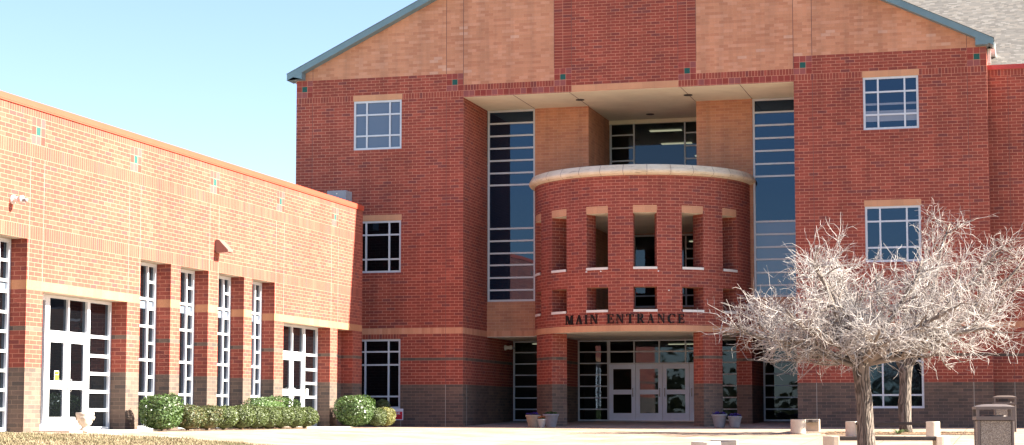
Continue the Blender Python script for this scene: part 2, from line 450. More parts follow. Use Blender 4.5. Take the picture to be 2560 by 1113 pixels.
# ------------------------------------------------------------------ main building
BL = empty('school_building', (0, 0, 0), 'large gabled red and tan brick school building with recessed main entrance', 'building')
H = 11.77; RE = 5.64; D1 = 2.95; D2 = 6.4
Zr = [(-99, 99, -1, 30, M_RED), (-99,99,-1,14*c,M_GRAY), (-99,99,22*c,23*c,M_GRAY), (-99,99,31*c,33*c,M_TANS,(0,31*c))]
zf = list(Zr)
zf += [(-H,-RE,111*c,113*c,M_SOLD,(0,111*c)), (RE,H,111*c,113*c,M_SOLD,(0,111*c))]
W = .2032
def tile_block(zl, u, zb):
    zl.append((u, u+3*W, zb, zb+3*W, M_TILE, (u, zb))); zl.append((u+W, u+2*W, zb+W, zb+2*W, M_TEAL, (u, zb)))
for u in (-H, -RE-3*W, RE, H-3*W): tile_block(zf, u, 113*c)
W3 = (9.56, 111*c); W2 = (5.27, 7.07); W1 = (.60, 2.98)
holes = []
for s in (-1, 1):
    a, b_ = sorted((s*7.87, s*9.63))
    holes += [(a, b_, *W3, .12), (a, b_, *W2, .12), (a, b_, *W1, .12)]
    zf += [(a-.02, b_+.02, 111*c, 113*c, M_LINT, (a, 111*c)), (a-.02, b_+.02, 7.07, 7.07+W, M_LINT, (a, 7.07)), (a, b_, 2.98, 31*c, M_SOLD, (0, 2.95))]
mb = MB()
wall(mb, PY(0), -H, -RE, -.6, 119*c, zf, [h for h in holes if h[0] < 0], TOPW)
wall(mb, PY(0), RE, H, -.6, 119*c, zf, [h for h in holes if h[0] > 0], TOPW)
zt = [(-RE,RE,11.25,111*c,M_TILE,(0,11.0744)), (-RE,RE,111*c,113*c,M_TILE,(-RE,111*c)), (-RE,RE,113*c,115*c,M_SOLD,(0,113*c)), (-RE,RE,115*c,119*c,M_TANG)]
zt[0] = (-RE,RE,11.25,113*c,M_TILE,(-RE,111*c))
CB = 1.82; CE = CB+3*W
zt += [(-CE,CE,11.25,113*c,M_SOLD,(0,111*c)), (-CB,CB,11.25,113*c,M_LINT,(-CB,111*c)), (-CB,CB,113*c,119*c,M_RED)]
for u in (-CE, CB): tile_block(zt, u, 113*c)
wall(mb, PY(0), -RE, RE, 11.25, 119*c, zt)
# gable, sliced into upright strips under the rake
ZE = 12.25; SLP = .485; APX = ZE+11.85*SLP
def rz(u): return APX-abs(u)*SLP-.06
cuts = [-H, -H+3*W, -RE-3*W, -RE, -CE, -CB, 0, CB, CE, RE, RE+3*W, H-3*W, H]
for a, b_ in zip(cuts[:-1], cuts[1:]):
    mid = abs((a+b_)/2)
    m = M_TANG if mid > CE else (M_STACK if mid > CB else M_RED)
    o0 = (a, 0) if m is M_STACK else (0, 0)
    mb.face([(a,0,119*c), (b_,0,119*c), (b_,0,rz(b_)), (a,0,rz(a))], m, uvo=o0)
# side and rear faces
for sx in (-1, 1):
    mb.face([(sx*H,0,-.6),(sx*H,30,-.6),(sx*H,30,rz(H)),(sx*H,0,rz(H))][::sx], M_RED)
mb.face([(-H,30,-.6),(-H,30,rz(H)),(0,30,rz(0)),(H,30,rz(H)),(H,30,-.6)], M_RED)
# entrance recess side walls
for sx in (-1, 1):
    P = PX(sx*RE, -sx)
    wall(mb, P, 0, D1, -.1, 11.25, Zr); wall(mb, P, D1, D2, -.1, 31*c, Zr[:3])
mb.obj('brick_wall', BL)
# control joints
mj = MB()
for u in (-H+3*W, -RE-3*W, RE+3*W, H-3*W):
    mj.box(u-.007, u+.007, -.003, .004, 0, 14*c, JNTP); mj.box(u-.006, u+.006, -.003, .004, 14*c, 111*c, JNT)
    mj.box(u-.009, u+.009, -.003, .004, 119*c, rz(u)-.02, JNT)
for u in (-RE, RE): mj.box(u-.009, u+.009, -.003, .004, 115*c, rz(u)-.02, JNT)
for u in (-CE, -CB, CB, CE): mj.box(u-.006, u+.006, -.003, .004, 119*c, rz(u)-.02, JNT)
for sx in (-1,1): mj.box(sx*(RE-.004), sx*(RE+.003), .45, .464, 0, 14*c, JNTP)
objs(mj, 'control_joint', BL)
# recess inner walls
mi = MB()
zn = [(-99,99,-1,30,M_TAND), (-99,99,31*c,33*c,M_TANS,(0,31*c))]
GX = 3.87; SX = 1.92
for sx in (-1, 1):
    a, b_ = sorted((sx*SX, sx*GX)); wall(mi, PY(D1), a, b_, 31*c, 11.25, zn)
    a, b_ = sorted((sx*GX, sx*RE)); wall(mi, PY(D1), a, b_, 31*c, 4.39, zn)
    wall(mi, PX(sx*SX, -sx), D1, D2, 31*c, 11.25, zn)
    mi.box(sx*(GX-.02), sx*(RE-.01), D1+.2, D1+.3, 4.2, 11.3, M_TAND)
mi.obj('tan_brick_wall', BL)
ms = MB()
ms.box(-RE, RE, .004, D2+.1, 11.25, 11.45, SOFF)
ms.obj('soffit', BL)
mjs = MB()
for u in (-3.87,-1.9,1.9,3.87):
    mjs.box(u-.008, u+.008, .01, D1, 11.243, 11.249, JNT)
objs(mjs, 'soffit_joint', BL)
ml = MB(); ml.box(-RE, RE, D1-.002, D2, 3.135, 3.148, SOFF); ml.box(-2.6, 2.6, .3, D1-.01, 3.138, 3.16, SOFF)
ml.obj('entrance_soffit', BL)
for (x, y) in ((-1.89,1.53), (1.88,1.56), (-.15,5.21)):
    q = MB(); q.lathe([(.15,0),(.15,-.02),(.12,-.02),(.12,0)], x, y, DARKM, 20, 11.249); q.lathe([(.12,-.004),(.001,-.004)], x, y, DARKM, 20, 11.249); q.obj('soffit_light', BL)
# ground floor piers beside the doors
mp = MB()
for sx in (-1, 1):
    a, b_ = sorted((sx*3.15, sx*3.68))
    wall(mp, PY(3.5), a, b_, 0, 3.135, Zr[:3]); wall(mp, PX(a, -1), 3.5, D2, 0, 3.135, Zr[:3]); wall(mp, PX(b_, 1), 3.5, D2, 0, 3.135, Zr[:3])
objs(mp, 'pier', BL)

# windows of the two flanks
def w3g(z0, z1): return G_BLIND
def std(u0, u1): 
    w = u1-u0; return [u0+.27*w, u0+.75*w]
P0 = PY(0)
for s in (-1, 1):
    a, b_ = sorted((s*7.87, s*9.63)); h3 = W3[1]-W3[0]; h2 = W2[1]-W2[0]
    gl3 = (lambda z0, z1: G_BLIND) if s < 0 else (lambda z0, z1: G_BLUE)
    window('window', BL, P0, a, b_, *W3, std(a, b_), [W3[1]-.285*h3, W3[0]+.285*h3], .025, gfun=gl3)
    window('window', BL, P0, a, b_, *W2, std(a, b_), [W2[1]-.27*h2, W2[0]+.26*h2], .025, glass=G_DARK if s < 0 else G_BLUE)
    window('window', BL, P0, a, b_, *W1, std(a, b_), [2.55, 2.10, 1.02], .025, glass=G_DARK)
# pale blind bands behind the upper right window
bl = MB()
for z0, z1 in ((10.36,10.43), (9.83,10.18)): bl.face([(7.9,.068,z0),(9.6,.068,z0),(9.6,.068,z1),(7.9,.068,z1)], G_STRIP)
objs(bl, 'window_blind', BL)
# stair glazing
zb = [10.77,10.32,9.87,9.43,8.98,8.55,6.99,6.55,6.11,5.69,5.24,4.80]
P1 = PY(D1)
window('stair_window', BL, P1, -RE+.01, -GX, 4.39, 11.245, [], zb, .03, glass=G_BLUE, bw=.06)
def rg_(z0, z1): return G_SPAN if z1 < 7.0 else G_BLUE
window('stair_window', BL, P1, GX, RE-.01, 4.39, 11.245, [], zb, .03, bw=.06, gfun=rg_)
# centre glazing, three storeys
P2 = PY(D2)
window('upper_window', BL, P2, -SX+.005, SX-.005, 7.6, 11.245, [-1.0, .9], [(10.70,-SX,-1.0),(10.22,-SX,-1.0),(9.74,-SX,-1.0),(9.26,-SX,-1.0),(8.8,-SX,-1.0),(10.70,.9,SX),(10.22,.9,SX),(9.74,.9,SX),(9.26,.9,SX),(8.8,.9,SX)], .0, glass=G_CLEAR, bw=.05)
window('terrace_window', BL, P2, -SX+.005, SX-.005, 4.3, 6.98, [-1.0, .9], [(6.43,-SX,-1.0),(6.43,.9,SX),(6.07,.9,SX),(6.07,-SX,-1.0),4.73,(5.5,.9,SX)], .0, glass=G_CLEAR, bw=.05)
mt = MB(); mt.box(-SX+.002, SX-.002, D2, D2+.12, 3.2, 4.298, M_TAND); mt.box(-SX+.002, SX-.002, D2, D2+.12, 6.985, 7.598, M_TAND)
mt.box(-SX, SX, D2-.05, D2+.2, 11.1, 11.245, SOFF); objs(mt, 'spandrel_wall', BL)
# ground floor glazing
gr = [.60, 1.02, 1.44, 1.86, 2.28, 2.70]
for s in (-1, 1):
    a, b_ = sorted((s*3.68, s*(RE-.02)))
    window('entrance_window', BL, P2, a, b_, .17, 3.13, [], gr, .0, glass=G_CLEAR, bw=.045, fw=.06)
    a, b_ = sorted((s*1.99, s*3.15))
    window('entrance_window', BL, P2, a, b_, .17, 3.13, [], gr, .0, glass=G_CLEAR, bw=.045, fw=.055)
window('transom_window', BL, P2, -1.985, 1.985, 2.24, 3.13, [-1.04,-.11,.86], [2.70], .0, glass=G_CLEAR, bw=.05, fw=.05)
DOORM = plain('grey_painted_door', (.64,.71,.86), .45, .5, 3, .06)
def leaf(parent, P, u0, u1, z0, z1, dep, hand, mat, glass=G_CLEAR, midz=None, gz=None, pull=True):
    """one glazed leaf; hand=+1 handle at u1 side"""
    st = .15; a, b_ = u0+.006, u1-.006
    g1 = gz or (z0+.27, z0+.95, z0+1.12, z1-.17)
    m = MB()
    pbox(m, P, a, a+st, dep, dep+.05, z0, z1, mat); pbox(m, P, b_-st, b_, dep, dep+.05, z0, z1, mat)
    for q0, q1 in ((z0, g1[0]), (g1[1], g1[2]), (g1[3], z1)): pbox(m, P, a+st, b_-st, dep+.002, dep+.048, q0, q1, mat)
    o = m.obj('door', parent)
    g = MB()
    for q0, q1 in ((g1[0], g1[1]), (g1[2], g1[3])):
        pts = [P(a+st-.01, dep+.03, q0), P(b_-st+.01, dep+.03, q0), P(b_-st+.01, dep+.03, q1), P(a+st-.01, dep+.03, q1)]
        if P.flip: pts.reverse()
        g.face(pts, glass)
    g.obj('pane', o)
    if pull:
        hu = b_-.09 if hand > 0 else a+.09
        hm = MB(); hz = z0+1.02
        hm.tube([P(hu, dep, hz-.14), P(hu, dep-.07, hz-.14), P(hu, dep-.075, hz-.12), P(hu, dep-.075, hz+.12), P(hu, dep-.07, hz+.14), P(hu, dep, hz+.14)], .013, HANDM, 8)
        hm.obj('handle', o)
    return o
for i, hd in enumerate((1, 1, -1, -1)):
    u0 = -1.985+i*.9925
    leaf(BL, P2, u0, u0+.9925, .19, 2.236, .02, hd, DOORM)
th = MB(); th.box(-1.985, 1.985, D2-.02, D2+.1, .13, .19, HANDM); th.obj('threshold', BL)
# rooms behind the clear glass
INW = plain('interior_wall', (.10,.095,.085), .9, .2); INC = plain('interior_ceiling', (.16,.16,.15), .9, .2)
ir = MB()
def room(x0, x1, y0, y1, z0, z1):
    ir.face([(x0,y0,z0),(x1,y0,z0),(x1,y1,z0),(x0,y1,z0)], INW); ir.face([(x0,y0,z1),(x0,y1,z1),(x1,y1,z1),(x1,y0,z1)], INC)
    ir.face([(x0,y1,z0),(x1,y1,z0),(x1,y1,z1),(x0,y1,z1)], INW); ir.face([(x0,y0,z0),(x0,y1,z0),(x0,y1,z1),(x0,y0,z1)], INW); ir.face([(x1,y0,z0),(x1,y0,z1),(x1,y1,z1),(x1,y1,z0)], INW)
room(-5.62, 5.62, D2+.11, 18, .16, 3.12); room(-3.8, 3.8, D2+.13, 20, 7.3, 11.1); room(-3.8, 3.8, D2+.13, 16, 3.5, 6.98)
ir.obj('interior', BL)
LAMP, nt, b, out = new_mat('fluorescent_tube_glow'); b.inputs['Base Color'].default_value = (.5,.5,.4,1); b.inputs['Emission Color'].default_value = (1,.93,.62,1); b.inputs['Emission Strength'].default_value = .12
for (x, y, z, w_) in ((-.1,8.0,11.07,1.2), (-.3,11.4,11.07,1.2), (.4,15.1,11.07,1.2), (.25,9.6,3.09,1.2), (-5.0,7.9,3.09,.5), (-5.0,9.4,3.09,.7), (1.2,9.0,6.95,1.2)):
    q = MB(); q.box(x-w_/2, x+w_/2, y-.12, y+.12, z-.03, z, LAMP); q.obj('ceiling_lamp', BL)

# rotunda
RC = 2.95; R0 = 3.75; RI = 3.15; RZ0 = 3.115; RT = 8.26
def cyl(th, r, z): return (r*sin(th), RC-r*cos(th), z)
oc = [-62.25,-37.35,-12.45,12.45,37.35,62.25]; hw = 6.0
TO = (5.23, 7.02); BO = (3.83, 4.58)
ths = sorted(set([-92, 92] + [round(-92+184*i/60, 3) for i in range(61)] + [o_+s*hw for o_ in oc for s in (-1, 1)]))
t2 = [ths[0]]
for t in ths[1:]:
    if t-t2[-1] > .35: t2.append(t)
    elif any(abs(t-(o_+s*hw)) < 1e-6 for o_ in oc for s in (-1,1)): t2[-1] = t
ths = t2
zsd = [RZ0, 3.315, 3.75, BO[0], BO[1], 5.15, TO[0], TO[1], TO[1]+.24, RT]
dm = MB(); lin = MB(); sil = MB(); ring = MB()
def isop(t, z): return any(abs(t-o_) < hw for o_ in oc) and (BO[0] < z < BO[1] or TO[0] < z < TO[1])
for i in range(len(ths)-1):
    a, b_ = radians(ths[i]), radians(ths[i+1]); tm = (ths[i]+ths[i+1])/2
    for j in range(len(zsd)-1):
        z0, z1 = zsd[j], zsd[j+1]; zm = (z0+z1)/2
        if isop(tm, zm): continue
        inop = any(abs(tm-o_) < hw for o_ in oc)
        tgt, m = dm, M_RED
        if j == 0: tgt, m = ring, M_LINT
        elif inop and TO[1] < zm < TO[1]+.24: tgt, m = lin, M_LINT
        elif inop and (3.75 < zm < BO[0] or 5.15 < zm < TO[0]): tgt, m = sil, SILL
        if tgt is sil: continue
        rr = R0+(.012 if tgt is ring else 0)
        uo = (0, z0) if m is M_LINT else (0, 0)
        tgt.face([cyl(a,rr,z0), cyl(b_,rr,z0), cyl(b_,rr,z1), cyl(a,rr,z1)], m, uv=[(a*R0,z0),(b_*R0,z0),(b_*R0,z1),(a*R0,z1)], uvo=uo)
        dm.face([cyl(b_,RI,z0), cyl(a,RI,z0), cyl(a,RI,z1), cyl(b_,RI,z1)], M_RED, uv=[(b_*RI,z0),(a*RI,z0),(a*RI,z1),(b_*RI,z1)])
    ring.face([cyl(a,RI,RZ0), cyl(b_,RI,RZ0), cyl(b_,R0+.012,RZ0), cyl(a,R0+.012,RZ0)], SOFF)
for o_ in oc:
    for (z0, z1) in (BO, TO):
        for s in (-1, 1):
            t = radians(o_+s*hw)
            pts = [cyl(t,R0,z0), cyl(t,RI,z0), cyl(t,RI,z1), cyl(t,R0,z1)]; uv = [(0,z0),(.6,z0),(.6,z1),(0,z1)]
            if s > 0: pts.reverse(); uv.reverse()
            dm.face(pts, M_RED, uv=uv)
        k = 4
        for q in range(k):
            a = radians(o_-hw+2*hw*q/k); b_ = radians(o_-hw+2*hw*(q+1)/k)
            (lin if z0 == TO[0] else dm).face([cyl(a,R0,z1), cyl(b_,R0,z1), cyl(b_,RI,z1), cyl(a,RI,z1)], SOFF if z0 == TO[0] else M_TAND)
            sil.face([cyl(a,RI,z0), cyl(a,R0+.03,z0), cyl(b_,R0+.03,z0), cyl(b_,RI,z0)], SILL)
            sil.face([cyl(a,R0+.03,z0-.08), cyl(b_,R0+.03,z0-.08), cyl(b_,R0+.03,z0), cyl(a,R0+.03,z0)], SILL)
            sil.face([cyl(a,R0-.01,z0-.08), cyl(b_,R0-.01,z0-.08), cyl(b_,R0+.03,z0-.08), cyl(a,R0+.03,z0-.08)], SILL)
rot = dm.obj('rotunda', BL); objs(lin, 'lintel', rot); objs(sil, 'sill', rot); ring.obj('tan_band', rot)
cap = MB(); prof = [(R0-.02,RT),(R0+.05,RT),(R0+.17,RT+.055),(R0+.21,RT+.12),(R0+.20,RT+.17),(R0+.10,RT+.33),(R0+.04,RT+.35),(RI-.04,RT+.35),(RI-.04,RT)]
cap.lathe(prof, 0, RC, STONE, 96, 0, radians(180-2), radians(360+2), smooth=False)
for pz in (): pass
capo = cap.obj('cap', rot)
cj = MB()
for i in range(-7, 8):
    t = radians(i*11.5+2); w_ = .006/R0
    for (r0_, z0_), (r1_, z1_) in zip(prof[1:6], prof[2:7]):
        cj.face([cyl(t-w_,r0_+.003,z0_), cyl(t+w_,r0_+.003,z0_), cyl(t+w_,r1_+.003,z1_+.002), cyl(t-w_,r1_+.003,z1_+.002)], JNT)
objs(cj, 'cap_joint', rot)
# slabs inside the rotunda
sl = MB()
arc = [(cyl(radians(-90+180*i/30), RI-.003, 0)[0], cyl(radians(-90+180*i/30), RI-.003, 0)[1]) for i in range(31)]
for z0, z1, mm in ((3.17, 3.4, SOFF), (7.02, 7.25, SOFF)): sl.prism(arc, z0, z1, mm)
sl.box(-SX+.004, SX-.004, RC, D2-.004, 7.02, 7.25, SOFF); sl.box(-SX+.004, SX-.004, RC, D2-.004, 3.17, 3.4, SOFF)
objs(sl, 'floor_slab', rot)
# columns under the rotunda
cm = MB()
for (ta, tb) in ((-66, -43.5), (43.0, 55.5)):
    ra, rb_ = radians(ta), radians(tb); k = 8
    for (z0, z1, m) in ((-.1,14*c,M_GRAY), (14*c,22*c,M_RED), (22*c,23*c,M_GRAY), (23*c,RZ0,M_RED)):
        for q in range(k):
            a = ra+(rb_-ra)*q/k; b_ = ra+(rb_-ra)*(q+1)/k
            cm.face([cyl(a,R0-.01,z0), cyl(b_,R0-.01,z0), cyl(b_,R0-.01,z1), cyl(a,R0-.01,z1)], m, uv=[(a*R0,z0),(b_*R0,z0),(b_*R0,z1),(a*R0,z1)])
            cm.face([cyl(b_,RI,z0), cyl(a,RI,z0), cyl(a,RI,z1), cyl(b_,RI,z1)], m, uv=[(b_*R0,z0),(a*R0,z0),(a*R0,z1),(b_*R0,z1)])
        cm.face([cyl(ra,RI,z0), cyl(ra,R0-.01,z0), cyl(ra,R0-.01,z1), cyl(ra,RI,z1)], m, uv=[(0,z0),(.6,z0),(.6,z1),(0,z1)])
        cm.face([cyl(rb_,R0-.01,z0), cyl(rb_,RI,z0), cyl(rb_,RI,z1), cyl(rb_,R0-.01,z1)], m, uv=[(.15,z0),(.75,z0),(.75,z1),(.15,z1)])
objs(cm, 'column', rot)

# roof with rake boards
def shingle():
    m, nt, b, out = new_mat('mottled_asphalt_shingle')
    uv = N(nt, 'ShaderNodeUVMap').outputs[0]
    sep = N(nt, 'ShaderNodeSeparateXYZ'); nt.links.new(uv, sep.inputs[0]); u, v = sep.outputs[0], sep.outputs[1]
    rv = math_n(nt, 'DIVIDE', v, .14); row = math_n(nt, 'FLOOR', rv)
    wn0 = N(nt, 'ShaderNodeTexWhiteNoise'); wn0.noise_dimensions = '1D'; nt.links.new(row, wn0.inputs['W'])
    ru = math_n(nt, 'ADD', math_n(nt, 'DIVIDE', u, .16), math_n(nt, 'MULTIPLY', wn0.outputs['Value'], 7.0)); cu = math_n(nt, 'FLOOR', ru)
    cmb = N(nt, 'ShaderNodeCombineXYZ'); nt.links.new(cu, cmb.inputs[0]); nt.links.new(row, cmb.inputs[1])
    wn = N(nt, 'ShaderNodeTexWhiteNoise'); wn.noise_dimensions = '2D'; nt.links.new(cmb.outputs[0], wn.inputs['Vector'])
    col = ramp(nt, wn.outputs['Value'], [(0, (.088,.078,.072)), (.25, (.115,.103,.095)), (.5, (.14,.122,.108)), (.7, (.105,.095,.088)), (.85, (.16,.145,.134))], 'CONSTANT')
    edge = math_n(nt, 'LESS_THAN', math_n(nt, 'FRACT', rv), .14)
    col = mixc(nt, math_n(nt, 'MULTIPLY', edge, .5), col, (.07,.06,.055))
    nt.links.new(col, b.inputs['Base Color']); b.inputs['Roughness'].default_value = .95; return m
SH = shingle()
rf = MB()
for s in (-1, 1):
    X = s*12.02; pts = [(0,-.38,APX+.13), (X,-.38,APX+.13-12.02*SLP), (X,30.3,APX+.13-12.02*SLP), (0,30.3,APX+.13)]
    if s > 0: pts.reverse()
    rf.face(pts[::-1], SH, uv=[(p[1], abs(p[0])*1.11) for p in pts[::-1]])
rf.obj('roof', BL)
fb = MB()
for s in (-1, 1):
    def pt(x, dz): return (s*x, APX-x*SLP+dz)
    for (ya, yb, dz0, dz1, xa, xb) in ((-.36,-.02,-.11,.12,0,12.0),):
        q = [pt(xa,dz0), pt(xb,dz0), pt(xb,dz1), pt(xa,dz1)]
        if s < 0: q = q[::-1]
        f = [(x, ya, z) for x, z in q]; bk = [(x, yb, z) for x, z in q]
        fb.face(f, FASC); fb.face(bk[::-1], FASC)
        for k in range(4): fb.face([f[(k+1)%4], f[k], bk[k], bk[(k+1)%4]], FASC)
    x0, x1 = sorted((s*11.44, s*12.0)); zt_ = APX-12.0*SLP
    # boxed eave return
    prof_ = [(11.44, 12.10), (11.80, 12.10), (12.0, 12.24), (12.0, zt_-.111), (11.44, APX-11.44*SLP-.111)]
    if s < 0: prof_ = [(x, z) for x, z in prof_]
    f = [(s*x, -.355, z) for x, z in prof_]; bk = [(s*x, .3, z) for x, z in prof_]
    if s < 0: f.reverse(); bk.reverse()
    fb.face(f, FASC); fb.face(bk[::-1], FASC)
    for k in range(5): fb.face([f[(k+1)%5], f[k], bk[k], bk[(k+1)%5]], FASC)
fb.obj('rake_board', BL)
gt = MB()
for s in (-1, 1):
    x0, x1 = sorted((s*11.86, s*12.04)); gt.box(x0, x1, .32, 30, 12.12, 12.30, LITW)
gt.box(11.80, 11.90, .31, .50, 11.60, 12.3, LITW)
objs(gt, 'gutter', BL)
# small round fittings on the rotunda
st_ = MB()
for (t, z) in ((-18.3,5.10), (-10.2,5.10), (19.0,5.08), (24.2,4.45)):
    a = cyl(radians(t), R0, z); b2 = cyl(radians(t), R0+.05, z); st_.tube([a, b2], .022, LITW, 10)
objs(st_, 'wall_fitting', rot)

# ------------------------------------------------------------------ MAIN ENTRANCE lettering
LET = plain('dark_bronze_letter', (.008,.007,.007), .6, .2)
sg = empty('entrance_sign', (0, RC-R0, 3.37), 'dark serif lettering reading MAIN ENTRANCE on the curved brick band over the doors', 'sign')
s_ = .06
LT = {
 'M': [[(.0,0),(.3,0),(.3,s_),(0,s_)], [(.12,s_),(.18,s_),(.18,.94),(.12,.94)], [(0,.94),(.27,.94),(.27,1),(0,1)], [(.16,.94),(.36,.94),(.6,.0),(.46,.0)], [(.52,.0),(.56,.0),(.78,.94),(.70,.94)], [(.70,s_),(.9,s_),(.9,.94),(.70,.94)], [(.62,0),(1,0),(1,s_),(.62,s_)], [(.70,.94),(1,.94),(1,1),(.70,1)]],
 'A': [[(0,0),(.3,0),(.3,s_),(0,s_)], [(.58,0),(1,0),(1,s_),(.58,s_)], [(.12,s_),(.19,s_),(.5,1),(.44,1)], [(.66,s_),(.92,s_),(.58,1),(.40,1)], [(.24,.30),(.72,.30),(.72,.38),(.26,.38)]],
 'I': [[(0,0),(1,0),(1,s_),(0,s_)], [(.27,s_),(.73,s_),(.73,.94),(.27,.94)], [(0,.94),(1,.94),(1,1),(0,1)]],
 'N': [[(0,0),(.32,0),(.32,s_),(0,s_)], [(.12,s_),(.19,s_),(.19,.94),(.12,.94)], [(0,.94),(.3,.94),(.3,1),(0,1)], [(.12,.98),(.36,.98),(.88,.0),(.78,-.02)], [(.80,0),(.88,0),(.88,.94),(.80,.94)], [(.66,.94),(1,.94),(1,1),(.66,1)]],
 'E': [[(0,0),(.95,0),(.95,.07),(0,.07)], [(.14,.07),(.40,.07),(.40,.93),(.14,.93)], [(0,.93),(.92,.93),(.92,1),(0,1)], [(.40,.47),(.66,.47),(.66,.54),(.40,.54)], [(.62,.36),(.70,.36),(.70,.65),(.62,.65)], [(.80,.07),(.93,.07),(1,.30),(.95,.30)], [(.80,.93),(.92,.93),(.92,.72),(.87,.72)]],
 'T': [[(.25,0),(.75,0),(.75,s_),(.25,s_)], [(.37,s_),(.63,s_),(.63,.93),(.37,.93)], [(0,.93),(1,.93),(1,1),(0,1)], [(0,.70),(.04,.70),(.16,.93),(.0,.93)], [(.96,.70),(1,.70),(1,.93),(.84,.93)]],
 'R': [[(0,0),(.48,0),(.48,s_),(0,s_)], [(.12,s_),(.37,s_),(.37,.94),(.12,.94)], [(0,.94),(.6,.94),(.6,1),(0,1)], [(.55,1),(.55,.93),(.70,.88),(.84,.90),(.72,.99)], [(.62,.62),(.84,.62),(.86,.90),(.64,.90)], [(.37,.47),(.60,.47),(.80,.55),(.84,.63),(.62,.63),(.37,.54)], [(.42,.49),(.62,.50),(.95,.06),(.72,.0)], [(.72,0),(1,0),(1,s_),(.72,s_)]],
}
def arcC():
    out = []; n = 12
    for i in range(n):
        a0 = radians(48+264*i/n); a1 = radians(48+264*(i+1)/n)
        def ro(a): return (.53+.50*cos(a), .5+.52*sin(a))
        def ri(a): return (.57+.28*cos(a), .5+.44*sin(a))
        out.append([ro(a0), ro(a1), ri(a1), ri(a0)][::-1])
    out.append([(.86,.66),(.93,.66),(.93,1.0),(.86,.92)]); return out
LT['C'] = arcC()
spans = [('M',-32.16,-26.29),('A',-25.01,-20.76),('I',-19.58,-17.7),('N',-16.41,-12.0),('E',-7.27,-3.4),('N',-2.47,1.66),('T',2.83,6.7),('R',7.91,11.96),('A',13.24,16.83),('N',18.25,22.14),('C',23.27,27.56),('E',28.58,32.19)]
for ch, ta, tb in spans:
    m = MB()
    for k, poly in enumerate(LT[ch]):
        rf_ = R0+.045+.0015*k
        def mp_(x, y, r): return tuple(a-b2 for a, b2 in zip(cyl(radians(ta+(tb-ta)*x), r, 3.375+.305*y), sg.location))
        f = [mp_(x, y, rf_) for x, y in poly]; bk = [mp_(x, y, R0+.012) for x, y in poly]
        ar = sum(poly[i][0]*poly[(i+1)%len(poly)][1]-poly[(i+1)%len(poly)][0]*poly[i][1] for i in range(len(poly)))
        if ar < 0: f.reverse(); bk.reverse()
        m.face(f, LET); n = len(f)
        for i in range(n): m.face([f[(i+1)%n], f[i], bk[i], bk[(i+1)%n]], LET)
    m.obj('letter', sg)

# ------------------------------------------------------------------ left wing
WX = -8.49; WY1 = -2.14; WZT = 71*c; WD = .50
WB = empty('brick_wing', (WX, -16, 0), 'low sunlit red brick wing with flat roof and tall narrow windows on the left', 'building')
WB.location = (0, 0, 0)
PW = PX(WX)
zw = [(-99,99,-2,30,MW_RED), (-99,99,-2,14*c,M_GRAY), (-99,99,22*c,23*c,M_GRAY), (-99,99,31*c,33*c,MW_LINT,(0,31*c)), (-99,99,42*c,45*c,MW_SOLD3,(0,42*c)), (-99,99,60*c,63*c,MW_SOLD3,(0,60*c)), (-99,99,69*c,71*c,MW_SOLD,(0,69*c))]
for y in (-28.05,-23.42,-18.66,-13.95,-9.28,-4.73): tile_block(zw, y-1.5*W, 63*c+.003)
zd = 3.145
slots = [(-25.53,-23.80),(-18.31,-16.59),(-16.02,-14.29),(-13.65,-11.90),(-11.33,-9.67)]
wh = [(a, b_, -.05, 42*c, WD) for a, b_ in slots] + [(-23.08,-19.0,-.05,zd,WD), (-8.97,-5.09,-.05,zd,WD), (-4.45,-3.03,-.05,zd,.40), (-31.5,-27.4,-.05,zd,WD)]
wb = MB(); wall(wb, PW, -36, WY1, -.3, WZT, zw, wh, TOPW)
# back of the corner niche
wall(wb, PX(WX-.40), -4.46, -3.02, -.3, zd+.01, zw)
# end walls, rear
wb.face([(WX,WY1,-.3),(WX,WY1,WZT),(-30,WY1,WZT),(-30,WY1,-.3)][::-1], M_RED); wb.face([(-30,-36,-.3),(-30,-36,WZT),(WX,-36,WZT),(WX,-36,-.3)][::-1], M_RED)
wb.face([(-30,-36,-.3),(-30,WY1,-.3),(-30,WY1,WZT),(-30,-36,WZT)], M_RED)
wb.obj('brick_wall', WB)
wr = MB(); wr.face([(-30,-36,6.75),(WX-.3,-36,6.75),(WX-.3,WY1,6.75),(-30,WY1,6.75)], plain('pale_roof_membrane', (.45,.45,.43), .8, .2)); wr.box(WX-.3, WX-.29, -36, WY1, 6.7, WZT, M_GRAY)
wr.obj('roof', WB)
wc = MB()
wc.box(WX-.32, WX+.035, -36, WY1+.03, WZT+.0, WZT+.135, COPR); wc.box(WX+.012, WX+.03, -36, WY1+.02, WZT-.035, WZT-.001, COPR)
wc.box(-30, WX-.322, WY1-.3, WY1+.03, WZT, WZT+.133, COPR)
for y in () and (-32, -28.95, -25.9, -22.85, -19.8,-16.75,-13.7,-10.65,-7.6,-4.55): wc.box(WX-.325, WX+.0375, y, y+.012, WZT-.002, WZT+.1375, JNTP)
wc.obj('coping', WB)
GW = G_DARK
wzb = [3.78, 3.34, 3.09, 2.64, 2.21, 1.78, 1.35, .92, .50]
wmj = MB()
for y in (-23.73,-23.12,-18.97,-18.36,-14.25,-13.65+.0,-9.59,-8.98,-5.04,-4.43):
    wmj.box(WX-.002, WX+.002, y-.004, y+.004, 33*c, 60*c, JNTP)
objs(wmj, 'control_joint', WB)
def slotg(z0, z1): return G_SPAN if z0 > 3.0 and z1 < 3.4 else G_DARK
for a, b_ in slots:
    window('window', WB, PW, a+.01, b_-.005, .02, 42*c-.005, [b_-.47], [z if i % 2 else (z, b_-.47, b_) for i, z in enumerate(wzb)], WD-.10, fw=.085, bw=.06, mat=WTL, gfun=slotg, frame_d=.12)
